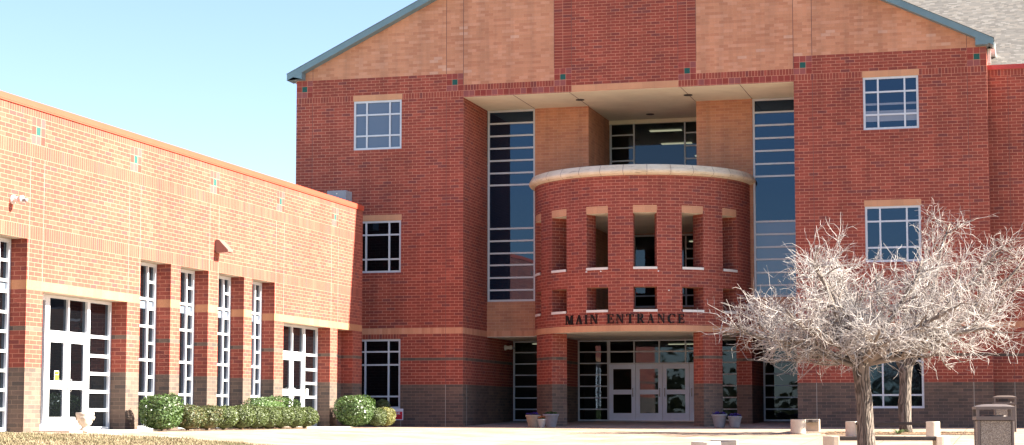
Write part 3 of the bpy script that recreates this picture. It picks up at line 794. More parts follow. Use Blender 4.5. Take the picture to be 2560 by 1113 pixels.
for k, (a, b_) in enumerate(((-23.08,-19.0), (-8.97,-5.09), (-31.5,-27.4))):
    w0 = b_-1.16                                   # sidelight on the far side
    d0 = w0-1.92
    window('sidelight_window', WB, PW, w0, b_-.01, .03, zd-.005, [], [2.26,1.80,1.37,.94,.50], WD-.09, fw=.07, bw=.075, mat=WTL, frame_d=.12)
    window('transom_window', WB, PW, d0, w0-.002, 2.26, zd-.005, [(d0+w0)/2], [], WD-.09, fw=.065, bw=.065, mat=WTL, frame_d=.12)
    window('sidelight_window', WB, PW, a+.01, d0-.002, .03, zd-.005, [], [], WD-.09, fw=.14, bw=.075, mat=WTL, frame_d=.12)
    mid = (d0+w0)/2
    for j, (u0, u1) in enumerate(((d0, mid), (mid, w0))):
        leaf(WB, PW, u0, u1, .05, 2.245, WD-.06, 1 if j == 0 else -1, WTL, glass=G_DARK, gz=(.33,.98,1.17,2.06))
    ws = MB(); ws.box(WX-.52, WX+.9, a-.3, b_+.15, -.05, .03, CONC); ws.obj('door_slab', WB)
# notices on the wing glass
YEL = plain('yellow_notice', (.75,.62,.02), .6, .3); BLK = plain('black_notice', (.02,.02,.02), .6, .3); WHT = plain('white_notice', (.75,.75,.75), .6, .3)
def notice(name, label, P, u0, u1, z0, z1, d, parts):
    m = MB()
    for k, (a, b_, e, g, mm) in enumerate(parts):
        pbox(m, P, u0+(u1-u0)*a, u0+(u1-u0)*b_, d-.004*(k+1), d-.004*k-.0005, z0+(z1-z0)*e, z0+(z1-z0)*g, mm)
    return tag(m.obj(name), label, 'notice')
# a little blocky lettering on the caution notice
txt = [(.18+.13*i, .26+.13*i, .76, .86, YEL) for i in range(5)]
notice('caution_notice', 'yellow and black caution notice taped inside the near left door glass', PW, -21.66, -21.46, 1.16, 1.40, WD-.05+.015, [(0,1,0,1,WHT), (.08,.92,.66,.94,BLK), (.08,.92,.08,.62,YEL)] + txt)
notice('paper_notice', 'white paper stuck on the sidelight beside the far wing door', PW, -5.95, -5.75, 1.0, 1.2, WD-.05+.015, [(0,1,0,1,WHT), (.3,.7,.4,.8,BLK)])

# wall light, camera, rooftop box
def wall_light(y, z):
    m = MB(); w_ = .17
    pr = [(0,.32),(.06,.36),(.14,.33),(.24,.22),(.34,.12),(.40,.06),(.40,0),(.05,-.02),(0,.04)]
    L = [(WX+x, y-w_, z+h) for x, h in pr]; Rr = [(WX+x, y+w_, z+h) for x, h in pr]
    BZ = plain('bronze_light_housing', (.19,.12,.10), .45, .5)
    m.face(L, BZ); m.face(Rr[::-1], BZ); n = len(L)
    for i in range(n): m.face([L[(i+1)%n], L[i], Rr[i], Rr[(i+1)%n]], BZ)
    e = empty('wall_light', (0,0,0), 'bronze wedge shaped wall light over the tall windows of the sunlit wing', 'wall light'); m.obj('housing', e, bevel=.012)
    q = MB(); q.face([(WX+.06,y-.14,z-.021),(WX+.36,y-.14,z-.008),(WX+.36,y+.14,z-.008),(WX+.06,y+.14,z-.021)], LITW); q.obj('lens', e)
    return e
wall_light(-13.75, 4.80)
def cam(loc, ax, label):
    e = empty('security_camera', loc, label, 'camera')
    m = MB(); x, y, z = (0,0,0); 
    V = [(0,0,0),(.05*ax[0],.05*ax[1],0)]; m.tube(V, .10, LITW, 20); m.tube([(.05*ax[0],.05*ax[1],0),(.2*ax[0],.2*ax[1],-.0)], .065, LITW, 16); m.obj('bracket', e)
    m = MB(); m.tube([(.2*ax[0],.2*ax[1],0),(.27*ax[0],.27*ax[1],0)], .085, LITW, 20); m.obj('shroud', e)
    m = MB(); m.lathe([(.055,.02),(.06,0),(.05,-.04),(.02,-.06),(.001,-.062)], .33*ax[0], .33*ax[1], GREYM, 16); m.obj('dome', e)
cam((WX, -24.5, 5.05), (1, 0), 'white round security camera high on the sunlit wing at far left')
cam((-RE, 5.3, 2.85), (1, 0), 'small white security camera under the soffit left of the entrance glass')
rb = MB(); rb.box(-9.98, -9.30, -1.6, -1.0, 6.9, 7.97, GREYM); 
e = empty('rooftop_unit', (0,0,0), 'grey metal equipment box showing over the wing parapet', 'equipment box'); rb.obj('cabinet', e, bevel=.01)
q = MB(); q.box(-9.65,-9.61,-1.606,-1.601,7.84,7.88, LITW); q.obj('latch', e)

# ------------------------------------------------------------------ right annex
AX = empty('brick_annex', (0,0,0), 'set back red brick annex with red coping and grey shingle roof at far right', 'building')
AY = .6; AT = 11.44
za = [(-99,99,-1,30,M_RED), (-99,99,-1,14*c,M_GRAY), (-99,99,22*c,23*c,M_GRAY), (-99,99,31*c,33*c,M_TANS,(0,31*c)), (-99,99,AT-W,AT,M_SOLD,(0,AT-W))]
am = MB(); wall(am, PY(AY), H+.002, 26, -.6, AT, za); am.face([(26,AY,-.6),(26,30,-.6),(26,30,AT),(26,AY,AT)], M_RED); am.obj('brick_wall', AX)
ac = MB(); REDC = plain('red_painted_coping', (.42,.05,.045), .5, .4, 2, .08); ac.box(H+.004, 26.05, AY-.04, AY+.35, AT, AT+.15, REDC); ac.obj('coping', AX)
aj = MB(); aj.box(12.4,12.412,AY-.003,AY+.003,0,14*c,JNTP); aj.box(12.4,12.41,AY-.003,AY+.003,14*c,AT-W,JNT); objs(aj, 'control_joint', AX)
ar_ = MB(); pts = [(.2,1.35,11.72),(27,1.35,11.72),(27,13.0,17.95),(.2,13.0,17.95)]; ar_.face(pts, SH, uv=[(p[0], p[1]*1.14) for p in pts]); 
pts = [(.2,13.0,17.95),(27,13.0,17.95),(27,25,11.5),(.2,25,11.5)]; ar_.face(pts, SH, uv=[(p[0], p[1]*1.14) for p in pts]); ar_.obj('roof', AX)
af = MB(); af.box(H+.01, 26, 1.2, 1.34, 11.3, 11.70, GREYM); af.face([(H+.01,AY+.36,11.58),(26,AY+.36,11.58),(26,1.2,11.66),(H+.01,1.2,11.66)], GREYM); af.obj('flashing', AX)

# ------------------------------------------------------------------ benches
def make_bench(loc, rz, L, label, h=.42, slats=False):
    e = empty('bench', loc, label, 'bench', 'concrete ended benches around the tree beds'); e.rotation_euler = (0, 0, rz)
    for s in (-1, 1):
        m = MB(); poly = []
        x_in = L/2-.33; r = .21
        poly = [(x_in, -r), (x_in+.12, -r)] + [(x_in+.12+r*sin(pi*i/14), -r*cos(pi*i/14)) for i in range(1, 14)] + [(x_in+.12, r), (x_in, r)]
        if s < 0: poly = [(-x, y) for x, y in poly][::-1]
        m.prism(poly, 0, h, CONC); m.obj('leg', e, bevel=.015)
    m = MB(); x_in = L/2-.335
    if slats:
        for k in range(4): m.box(-x_in, x_in, -.195+.1*k, -.195+.1*k+.088, h-.085, h-.012, DARKP)
    else: m.box(-x_in, x_in, -.19, .19, h-.095, h-.012, DARKP)
    m.obj('seat', e, bevel=.012)
    return e
def tz(x, y): return terr(x, y)
def bench_between(x0, y0, x1, y1, z, label, L=None, **k):
    cx, cy = (x0+x1)/2, (y0+y1)/2
    return make_bench((cx, cy, z), atan2(y1-y0, x1-x0), L or math.hypot(x1-x0, y1-y0)+.33, label, **k)
bench_between(8.05,-8.1, 10.29,-8.52, -.215, 'farther concrete ended bench with dark seat standing at the leaf strewn mulch bed')
bench_between(8.56,-19.1, 10.92,-18.5, -.50, 'nearer concrete ended bench crossed by the thick tree trunk', h=.42)
bench_between(6.42,-6.85, 6.62,-4.6, -.15, 'concrete ended bench seen end on left of the trees near the entrance', h=.41)
bench_between(8.20,-33.6, 8.12,-31.2, -.47, 'nearest concrete ended bench seen end on at the bottom edge', h=.46, slats=True)

# ------------------------------------------------------------------ litter bins
def agg():
    m, nt, b, out = new_mat('exposed_aggregate_panel')
    v = N(nt, 'ShaderNodeTexVoronoi'); v.inputs['Scale'].default_value = 110; nt.links.new(objpos(nt), v.inputs['Vector'])
    sp = N(nt, 'ShaderNodeSeparateXYZ'); nt.links.new(v.outputs['Color'], sp.inputs[0])
    col = ramp(nt, sp.outputs[0], [(0, (.15,.12,.10)), (.3, (.27,.225,.18)), (.6, (.21,.175,.145)), (.8, (.36,.315,.27))], 'CONSTANT')
    nt.links.new(col, b.inputs['Base Color']); b.inputs['Roughness'].default_value = .9
    bp = N(nt, 'ShaderNodeBump'); bp.inputs['Strength'].default_value = .6; bp.inputs['Distance'].default_value = .006
    nt.links.new(v.outputs['Distance'], bp.inputs['Height']); nt.links.new(bp.outputs[0], b.inputs['Normal']); return m
AGG = agg()
def make_bin(loc, rz, label, w=.56, h=1.06):
    e = empty('litter_bin', loc, label, 'litter bin', 'square pebble sided litter bins'); e.rotation_euler = (0,0,rz)
    a = w/2
    m = MB()
    m.box(-a+.05, a-.05, -a+.05, a-.05, .03, h-.25, BROWNM)
    for sx in (-1,1):
        for sy in (-1,1): m.box(sx*(a-.055), sx*(a-.012), sy*(a-.055), sy*(a-.012), 0, h-.26, BROWNM)
    m.obj('body', e, bevel=.01)
    for (dx, dy) in ((0,-1),(1,0),(0,1),(-1,0)):
        p = MB()
        if dx == 0: p.box(-a+.062, a-.062, dy*(a-.052), dy*(a-.028), .05, h-.27, AGG)
        else: p.box(dx*(a-.052), dx*(a-.028), -a+.062, a-.062, .05, h-.27, AGG)
        p.obj('side_panel', e)
    l = MB(); zb_ = h-.26
    l.box(-a-.008, a+.008, -a-.008, a+.008, zb_+.002, zb_+.062, BROWNM)
    for sx in (-1,1):
        for sy in (-1,1): l.box(sx*(a-.045), sx*(a+.004), sy*(a-.045), sy*(a+.004), zb_+.062, h-.07, BROWNM)
    # domed cover
    n = 10; V = []; F = []
    for j in range(n+1):
        for i in range(n+1):
            x = -1+2*i/n; y = -1+2*j/n
            V.append((x*(a+.012), y*(a+.012), h-.045+.045*(1-x**4*.9)*(1-y**4*.9)-.0))
    for j in range(n):
        for i in range(n): F.append((j*(n+1)+i, j*(n+1)+i+1, (j+1)*(n+1)+i+1, (j+1)*(n+1)+i))
    l.mesh(V, F, BROWNM, True)
    l.box(-a-.012, a+.012, -a-.012, a+.012, h-.085, h-.043, BROWNM)
    l.obj('lid', e)
    r = MB(); r.lathe([(.2,0),(.2,.012),(.15,.02),(.145,0)], 0, 0, BROWNM, 24, zb_+.062); r.obj('liner_ring', e)
    return e
make_bin((12.19,-29.2,-.51), radians(15-8), 'near square pebble sided litter bin with brown openwork lid at the bottom right corner', w=.60)
make_bin((12.13,-5.2,-.10), radians(4), 'second litter bin half hidden behind the near one by the annex wall', w=.62, h=1.04)

# ------------------------------------------------------------------ pots, urn, signs
POTW = plain('pale_grey_pot', (.20,.20,.225), .7, .3, 7, .15); POTC = plain('cream_pot', (.28,.22,.17), .75, .3, 7, .18)
SOILM = plain('potting_soil', (.04,.03,.02), .95, .1)
def petal_mat(n, col): return plain(n, col, .7, .2, 60, .3)
PURP = petal_mat('violet_petals', (.045,.028,.20)); LEAFP = petal_mat('pansy_leaf', (.03,.07,.02)); DRY = petal_mat('dry_orange_plant', (.26,.10,.05))
def make_pot(loc, w, h, mat, flow, label, seed=0):
    e = empty('flower_pot', loc, label, 'flower pot', 'flower pots by the entrance columns'); r = w/2; rr = random.Random(seed)
    m = MB(); m.lathe([(.001,0),(r*.62,0),(r*.64,.02),(r*.90,h*.80),(r*.93,h*.84),(r*.99,h*.86),(r,h*.9),(r,h*.985),(r*.97,h),(r*.90,h),(r*.88,h*.9),(.001,h*.9)], 0, 0, mat, 32); m.obj('pot', e)
    m = MB(); m.lathe([(r*.88,h*.91),(.001,h*.915)], 0, 0, SOILM, 20); m.obj('soil', e)
    if flow:
        m = MB(); k = MB()
        for i in range(170):
            a = rr.uniform(0, 2*pi); q = r*.85*math.sqrt(rr.random()); x, y = q*cos(a), q*sin(a); z = h*.92+rr.uniform(.0,.07)*(1.3-q/r)
            tt = k if i % 2 else m
            s2 = rr.uniform(.02,.035) if i % 2 else rr.uniform(.02,.032); a = rr.uniform(0, pi); ti = rr.uniform(-.6,.6)
            if i % 2 == 0: z += .05
            tt.face([(x-s2*cos(a),y-s2*sin(a),z-s2*ti),(x+s2*sin(a),y-s2*cos(a),z-s2*.6),(x+s2*cos(a),y+s2*sin(a),z+s2*ti),(x-s2*sin(a),y+s2*cos(a),z+s2*.6)], flow if i % 2 == 0 else LEAFP)
        m.obj('flowers', e); k.obj('leaves', e)
    return e
make_pot((-2.72,-1.75,-.01), .50, .40, POTC, PURP, 'cream flower pot with violet pansies left of the left entrance column', 1)
make_pot((-2.24,-2.5,-.02), .29, .28, POTW, DRY, 'small grey pot with dry orange plant in front of two larger pots', 2)
make_pot((-2.16,-1.62,-.01), .53, .43, POTW, LEAFP, 'large pale grey ribbed pot at the foot of the left entrance column', 3)
make_pot((3.34,-1.55,-.01), .51, .42, POTW, PURP, 'wider grey pot with violet pansies at the foot of the right entrance column', 4)
make_pot((3.84,-1.6,-.01), .455, .36, POTW, PURP, 'lower grey pot with violet pansies, right hand one of the pair at the right column', 5)
URN = plain('weathered_white_stone_urn', (.50,.45,.39), .85, .2, 14, .2, bump=.2)
e = empty('stone_urn', (-7.6,-22.68,.0), 'white carved stone urn standing in front of the near wing door', 'urn')
m = MB(); m.lathe([(.001,0),(.115,0),(.12,.03),(.10,.07),(.075,.10),(.085,.13),(.135,.16),(.165,.22),(.185,.30),(.205,.40),(.205,.435),(.19,.42),(.18,.36),(.001,.34)], 0, 0, URN, 36); m.obj('bowl', e)
m = MB()
for i in range(4):
    a = i*pi/2+.3; 
    for q in range(-2, 3): m.tube([(.19*cos(a+q*.1),.19*sin(a+q*.1),.26), (.213*cos(a+q*.13),.213*sin(a+q*.13),.34)], .012, URN, 6)
m.obj('carving', e)
RED_S = plain('red_sign_print', (.50,.02,.04), .6, .3); WH_S = plain('white_sign_board', (.65,.68,.78), .6, .3)
e = empty('yard_sign', (-7.78,-.8,0), 'small white and red yard sign half hidden by the yellow shrub', 'yard sign')
m = MB(); m.box(-.28, .29, 0, .012, .22, .60, WH_S); m.obj('board', e)
m = MB(); m.box(-.26, .262, -.004, -.001, .245, .50, RED_S); m.obj('red_field', e)
m = MB()
m.box(.045,.065,-.009,-.0055,.40,.48,WH_S); m.box(.10,.122,-.009,-.0055,.40,.48,WH_S)
m.face([(.122,-.0092,.432),(.122,-.0092,.452),(.165,-.0092,.48),(.19,-.0092,.48)][::-1], WH_S); m.face([(.13,-.0095,.45),(.145,-.0095,.46),(.195,-.0095,.40),(.17,-.0095,.40)][::-1], WH_S)
m.obj('letters', e)
m = MB(); m.tube([(-.2,.02,0),(-.2,.02,.4)], .005, HANDM, 6); m.tube([(.2,.02,0),(.2,.02,.4)], .005, HANDM, 6); objs(m, 'stake', e)

# ------------------------------------------------------------------ shrubs
def leaf_mat(name, dark, mid, lite, gloss=.35, nsc=25):
    m, nt, b, out = new_mat(name)
    n1 = noise(nt, objpos(nt), nsc, 3, .7)
    col = ramp(nt, n1, [(.32, dark), (.5, mid), (.68, lite)])
    nt.links.new(col, b.inputs['Base Color']); b.inputs['Roughness'].default_value = gloss; b.inputs['Specular IOR Level'].default_value = .5
    tl = N(nt, 'ShaderNodeBsdfTranslucent'); nt.links.new(col, tl.inputs[0])
    mx = N(nt, 'ShaderNodeMixShader'); mx.inputs[0].default_value = .22; nt.links.new(b.outputs[0], mx.inputs[1]); nt.links.new(tl.outputs[0], mx.inputs[2]); nt.links.new(mx.outputs[0], out.inputs[0])
    return m
L_GLOSS = leaf_mat('glossy_dark_leaf', (.025,.055,.012), (.055,.105,.024), (.11,.165,.05), .42)
L_BOX = leaf_mat('small_box_leaf', (.035,.055,.012), (.065,.095,.022), (.12,.14,.04), .5)
L_BRON = leaf_mat('bronzed_box_leaf', (.035,.050,.012), (.065,.085,.022), (.17,.11,.045), .5, 7)
L_YEL = leaf_mat('yellow_green_leaf', (.09,.10,.02), (.18,.18,.045), (.29,.27,.085), .5)
STEM = plain('shrub_stem', (.10,.07,.05), .9, .2, 10, .2)
def shrub(x, y, rx, ry, h, mat, label, n=3200, ls=.022, e_=2.4, seed=0, group=None, z0=0, base=.04):
    rr = random.Random(seed); e = empty('shrub', (x, y, z0), label, 'shrub', group)
    V = []; F = []
    lumps = [(rr.uniform(0, 2*pi), rr.uniform(-.6, 1), rr.uniform(.03, .12)) for _ in range(16)]
    for i in range(n):
        a = rr.uniform(0, 2*pi); sz = rr.uniform(-1, 1); t = math.sqrt(1-sz*sz)
        dx, dy, dz = t*cos(a), t*sin(a), sz
        k = (abs(dx)**e_+abs(dy)**e_+abs(dz)**e_)**(-1/e_)
        bump = 1+(.10*rr.random() if rr.random() < .05 else 0)+sum(l[2]*math.exp(-((a-l[0]+pi) % (2*pi)-pi)**2*6-(sz-l[1])**2*6) for l in lumps)-.04
        k *= bump*(1-abs(rr.gauss(0, .085)) if rr.random() < .8 else rr.uniform(.55, .95))
        p = (dx*k*rx, dy*k*ry, base+(h-base)/2+dz*k*(h-base)/2)
        s2 = ls*rr.uniform(.6, 1.35)
        nv = [dx+rr.gauss(0,.55), dy+rr.gauss(0,.55), dz+rr.gauss(0,.55)+.2]; L = math.sqrt(sum(q*q for q in nv)); nv = [q/L for q in nv]
        u = [nv[1], -nv[0], .01+rr.gauss(0,.3)]; L = math.sqrt(sum(q*q for q in u)) or 1; u = [q/L for q in u]
        v = [nv[1]*u[2]-nv[2]*u[1], nv[2]*u[0]-nv[0]*u[2], nv[0]*u[1]-nv[1]*u[0]]
        j = len(V)
        for (aa, bb) in ((-1.3,0),(0,-.7),(1.3,0),(0,.7)): V.append(tuple(p[q]+s2*(aa*u[q]+bb*v[q]) for q in range(3)))
        F.append((j,j+1,j+2,j+3))
    m = MB(); m.mesh(V, F, mat, False); m.obj('foliage', e)
    # inner twiggy mass
    m = MB()
    for i in range(26):
        a = rr.uniform(0, 2*pi); b2 = rr.uniform(.2, .85)
        m.tube([(.03*cos(a),.03*sin(a),0), (rx*b2*.4*cos(a), ry*b2*.4*sin(a), h*.4), (rx*b2*cos(a+.3), ry*b2*sin(a+.3), h*rr.uniform(.55,.85))], [.01,.008,.004], STEM, 4)
    m.lathe([(.01,.05),(.55,.12),(.72,.5),(.5,.85),(.01,.9)], 0, 0, mat, 14)
    V2 = m.v
    nV = len([0 for f in m.f])
    # scale the core lathe to the shrub
    m.v = [v for v in V2]
    core0 = len(m.v)-5*14
    for q in range(core0, len(m.v)): m.v[q] = (m.v[q][0]*rx, m.v[q][1]*ry, m.v[q][2]*h)
    m.obj('branches', e)
    return e
GR = 'row of clipped round shrubs along the wing'
shrub(-7.6,-18.85,.46,.50,.86,L_GLOSS,'tall boxy glossy shrub at the near end of the row, left of the round ones',n=5200,ls=.026,e_=3.6,seed=11)
rl = [(-17.75,.42,.64,L_BRON,'largest round shrub next to the tall boxy shrub'), (-16.6,.42,.63,L_BRON,'bronze tinged round shrub, second of the clipped row'), (-15.6,.40,.61,L_BOX,'smallest round shrub, third of the clipped row'),
      (-14.5,.39,.65,L_BOX,'round green shrub, fourth of the clipped row'), (-13.55,.37,.65,L_BOX,'round green shrub, fifth of the clipped row'), (-12.6,.37,.62,L_BOX,'round green shrub, sixth of the clipped row'),
      (-11.7,.37,.62,L_BOX,'round green shrub, seventh of the clipped row'), (-10.8,.37,.61,L_BOX,'round green shrub, eighth of the clipped row'), (-9.9,.38,.62,L_BOX,'last round shrub at the far end of the clipped row')]
for i, (y, r, h, m_, lb) in enumerate(rl): shrub(-7.42, y, r, r, h, m_, lb, n=4200, ls=.019, e_=2.3, seed=20+i, group=GR)
shrub(-8.02,-11.0,.30,1.7,.90,L_GLOSS,'low flat topped hedge behind the row of round shrubs',n=6500,ls=.022,e_=4,seed=40)
shrub(-7.65,-5.0,.58,.70,1.0,L_GLOSS,'large rounded glossy shrub in the corner beside the wing',n=6000,ls=.027,e_=2.8,seed=41)
shrub(-7.95,-1.6,.28,.28,.92,L_BOX,'dark shaded shrub behind the large glossy one under the ground floor window',n=2200,ls=.022,seed=42)
shrub(-7.12,-4.6,.34,.34,.62,L_BOX,'small round green shrub between the glossy shrub and the yellow one',n=3600,ls=.018,seed=43)
shrub(-7.0,-3.95,.30,.30,.64,L_YEL,'small yellow shrub beside the red and white yard sign',n=3200,ls=.018,seed=44)

# ------------------------------------------------------------------ trees
def bark_mat(name, a, b_, sc):
    m, nt, bs, out = new_mat(name)
    mp2 = N(nt, 'ShaderNodeMapping'); nt.links.new(objpos(nt), mp2.inputs[0]); mp2.inputs['Scale'].default_value = (1,1,.22)
    v = noise(nt, mp2.outputs[0], sc, 6, .75)
    w = N(nt, 'ShaderNodeTexWave'); w.bands_direction = 'X'; w.inputs['Scale'].default_value = sc*.22; w.inputs['Distortion'].default_value = 26; w.inputs['Detail'].default_value = 3; nt.links.new(mp2.outputs[0], w.inputs['Vector'])
    h = math_n(nt, 'ADD', math_n(nt, 'MULTIPLY', v, .7), math_n(nt, 'MULTIPLY', w.outputs['Fac'], .4))
    col = ramp(nt, h, [(.32, a), (.72, b_)])
    nt.links.new(col, bs.inputs['Base Color']); bs.inputs['Roughness'].default_value = .95
    bp = N(nt, 'ShaderNodeBump'); bp.inputs['Strength'].default_value = 1; bp.inputs['Distance'].default_value = .04
    nt.links.new(h, bp.inputs['Height']); nt.links.new(bp.outputs[0], bs.inputs['Normal']); return m
BARK = bark_mat('furrowed_grey_bark', (.035,.026,.021), (.19,.15,.125), 22)
TWIG = plain('pale_bare_twig', (.40,.365,.35), .8, .3, 3, .35)
LIMB = plain('grey_limb_bark', (.19,.155,.135), .9, .2, 8, .35)
def vadd(a, b_, k=1): return tuple(a[i]+b_[i]*k for i in range(3))
def vn(a):
    L = math.sqrt(sum(x*x for x in a)) or 1; return tuple(x/L for x in a)
def grow(rr, p, d, L, n, wob, curl=(0,0,0), maxz=None):
    pts = [p]; st = L/n; zm = rr.uniform(1.15, 2.4)
    for i in range(n):
        d = vn((d[0]+rr.gauss(0,wob)+curl[0], d[1]+rr.gauss(0,wob)+curl[1], d[2]+rr.gauss(0,wob)+curl[2]))
        if p[2] < zm and d[2] < .15: d = vn((d[0], d[1], abs(d[2])*.6+.12))
        p = vadd(p, d, st); pts.append(p)
    return pts, d
def make_tree(name, base, trunk, forks, limbs, label, seed, n2, n3, n4, tw):
    rr = random.Random(seed); e = empty(name, base, label, 'tree', 'bare winter trees in the plaza')
    m = MB()
    for pts, rad in trunk: m.tube(pts, rad, BARK, 16)
    m.obj('trunk', e)
    lm_ = MB(); tm = MB()
    def inside(p): return True
    for (st, dr, L, r, dens) in limbs:
        dr = vn(dr); pts, d = grow(rr, st, dr, L, 9, .10, (0,0,.02 if dr[2] < .5 else -.02))
        rad = [r*(1-.62*i/9) for i in range(10)]; lm_.tube(pts, rad, LIMB, 8)
        for j in range(int(n2*dens)):
            k = rr.uniform(1.2, 9); i0 = min(int(k), 8); q = tuple(pts[i0][a]+(pts[i0+1][a]-pts[i0][a])*(k-i0) for a in range(3))
            dd = vn(tuple(pts[i0+1][a]-pts[i0][a] for a in range(3)))
            az = rr.uniform(0, 2*pi); sd = vn((dd[0]*.7+cos(az)*.9, dd[1]*.7+sin(az)*.9, dd[2]*.4+rr.uniform(-.45,.75)))
            L2 = L*rr.uniform(.22,.42)*(1.15-.35*k/9); p2, d2 = grow(rr, q, sd, L2, 6, .20, (0,0,.03))
            r2 = rad[i0]*.48
            tgt = lm_ if r2 > .016 else tm
            (lm_ if r2 > .016 else tm).tube(p2, [max(.006, r2*(1-.6*i/6)) for i in range(7)], LIMB if r2 > .016 else TWIG, 5)
            for jj in range(n3):
                k2 = rr.uniform(.8, 6); i1 = min(int(k2), 5); q2 = tuple(p2[i1][a]+(p2[i1+1][a]-p2[i1][a])*(k2-i1) for a in range(3))
                d3 = vn(tuple(p2[i1+1][a]-p2[i1][a]+rr.gauss(0,1)*L2/6*1.1 for a in range(3)))
                L3 = rr.uniform(.30,.78)*tw; p3, d4 = grow(rr, q2, d3, L3, 5, .20, (rr.gauss(0,.08), rr.gauss(0,.08), rr.gauss(.05,.12)))
                tm.tube(p3, [.0078,.0070,.0060,.0050,.0042,.0032], TWIG, 4, cap=False)
                for j4 in range(n4):
                    i2 = rr.randint(1, 5); d5 = vn((d3[0]*1.2+rr.gauss(0,.7), d3[1]*1.2+rr.gauss(0,.7), d3[2]+rr.gauss(.2,.6)))
                    p4, _ = grow(rr, p3[i2], d5, rr.uniform(.12,.36)*tw, 3, .22, (0,0,rr.gauss(0,.15)))
                    tm.tube(p4, [.0046,.0040,.0033,.0024], TWIG, 3, cap=False)
    lm_.obj('limb', e); tm.obj('crown', e)
    return e
# near tree: directions are image-right = +X, away = +Y
fk = (-.05, 0, 2.02)
T1 = [([(.03,0,-.15),(.02,0,.15),(0,.0,.6),(-.01,.0,1.1),(-.05,0,1.55),(-.08,0,1.85),(-.09,0,2.08)], [.24,.20,.175,.165,.165,.175,.20])]
limbs1 = [((-.10,0,1.95), (-1.0,.15,.30), 2.5, .085, 1.3), ((-.05,0,2.0), (-.05,.15,1.0), 2.3, .07, 1.2), ((.0,0,2.0), (.45,-.1,.9), 2.5, .07, 1.1), ((-.08,0,2.0), (-.8,-.55,.50), 2.2, .07, 1), ((-.1,0,2.0), (-.75,.6,.8), 2.4, .07, 1), ((-.05,0,2.0), (-.35,-.2,1.0), 2.35, .075, 1),
          ((0,0,2.0), (.25,.35,1.0), 2.7, .075, 1.1), ((.02,0,2.0), (.75,-.4,.75), 2.4, .075, 1), ((.03,0,1.98), (1.0,.2,.50), 2.8, .09, 1.2), ((.03,0,1.95), (.95,.3,.22), 3.0, .07, 1.1), ((.0,0,1.95), (.2,-.9,.45), 1.8, .06, .8), ((0,0,1.95), (-.1,.95,.5), 1.9, .06, .8),
          ((-.1,0,1.9), (-1,-.2,.10), 2.35, .055, 1.1)]
make_tree('bare_tree', (9.47,-20.93,-.50), T1, fk, limbs1, 'nearer bare tree with thick straight trunk and pale twiggy crown', 12, 17, 9, 3, 1.0)
T2 = [([(0,0,-.1),(-.02,0,.3),(-.03,0,.8),(.0,0,1.3),(.02,0,1.75),(.02,0,1.95)], [.20,.175,.19,.165,.18,.22]),
      ([(-.04,0,1.85),(-.2,.0,2.15),(-.33,.0,2.5),(-.5,0,2.9)], [.12,.11,.10,.09]), ([(.0,.02,1.85),(.03,.02,2.3),(.02,.02,2.8)], [.11,.10,.09]), ([(.06,0,1.85),(.25,0,2.15),(.42,0,2.4),(.6,0,2.75)], [.12,.11,.09,.08])]
limbs2 = [((-.5,0,2.9), (-.9,0,.8), 2.3, .08, .8), ((-.5,0,2.9), (-.4,.4,1), 2.4, .07, .8), ((.02,.02,2.8), (0,.2,1), 2.7, .085, .9), ((.02,.02,2.8), (.3,-.5,.9), 2.2, .07, .8), ((.6,0,2.75), (.80,.1,1.0), 3.3, .085, 1.0), ((.6,0,2.75), (.36,.1,1.2), 3.5, .08, 1.0),
          ((.6,0,2.75), (1,.2,.40), 3.8, .075, 1.2), ((.4,0,2.4), (1,-.2,.22), 3.9, .06, 1.2), ((-.3,0,2.5), (-1,.1,.4), 2.0, .06, .7), ((.5,0,2.7), (.9,-.3,.75), 3.0, .07, 1.1)]
make_tree('bare_tree', (9.37,-5.41,-.13), T2, fk, limbs2, 'taller bare tree forking low in front of the ground floor window, behind the benches', 9, 15, 8, 3, 1.0)

# mulch bed, spiky plant, fallen leaves
M_MULCH = soil_mat('leaf_mulch', (.045,.028,.018), (.16,.10,.065), 22)
mm_ = MB()
bx0, bx1, by0, by1 = 7.0, 11.6, -7.2, -5.2
mm_.face([(x, y, terr(x, y)+.010) for x, y in ((7.3,by0),(11.4,by0),(11.6,-6.2),(11.3,by1),(7.5,by1),(7.0,-6.2))], M_MULCH); struct(mm_.obj('planting_bed'))
LITM = leaf_mat('dry_fallen_leaf', (.16,.08,.04), (.34,.20,.11), (.55,.40,.26), .8, 4)
V = []; F = []; rr = random.Random(77)
def litter(n, x0, x1, y0, y1, s0, s1):
    for i in range(n):
        x = rr.uniform(x0, x1); y = rr.uniform(y0, y1); z = terr(x, y)+.008+rr.random()*.012; a = rr.uniform(0, 2*pi); s2 = rr.uniform(s0, s1); j = len(V)
        V.extend([(x+s2*cos(a), y+s2*sin(a), z+.3*s2*rr.random()), (x-s2*.5*sin(a), y+s2*.5*cos(a), z), (x-s2*cos(a), y-s2*sin(a), z+.4*s2*rr.random()), (x+s2*.5*sin(a), y-s2*.5*cos(a), z)]); F.append((j,j+1,j+2,j+3))
litter(1500, 7.1, 11.5, -7.1, -5.3, .02, .05); litter(330, -3, 12, -17, -1.2, .012, .03); litter(260, -8.2, -7.0, -18.5, -9.2, .02, .04); litter(120, 5, 12, -9, -7.2, .02,.04)
g = MB(); g.mesh(V, F, LITM, False); o = g.obj('fallen_leaves'); stuff(o); tag(o, 'dry brown fallen leaves scattered over paving and bed', 'leaves')
L_SPK = leaf_mat('strap_leaf', (.05,.09,.03), (.12,.19,.07), (.30,.36,.18), .4, 6)
e = empty('strap_leaf_plant', (9.25,-6.9,-.17), 'low green strap leaved plant in the mulch bed by the bench', 'plant')
V = []; F = []; rr = random.Random(8)
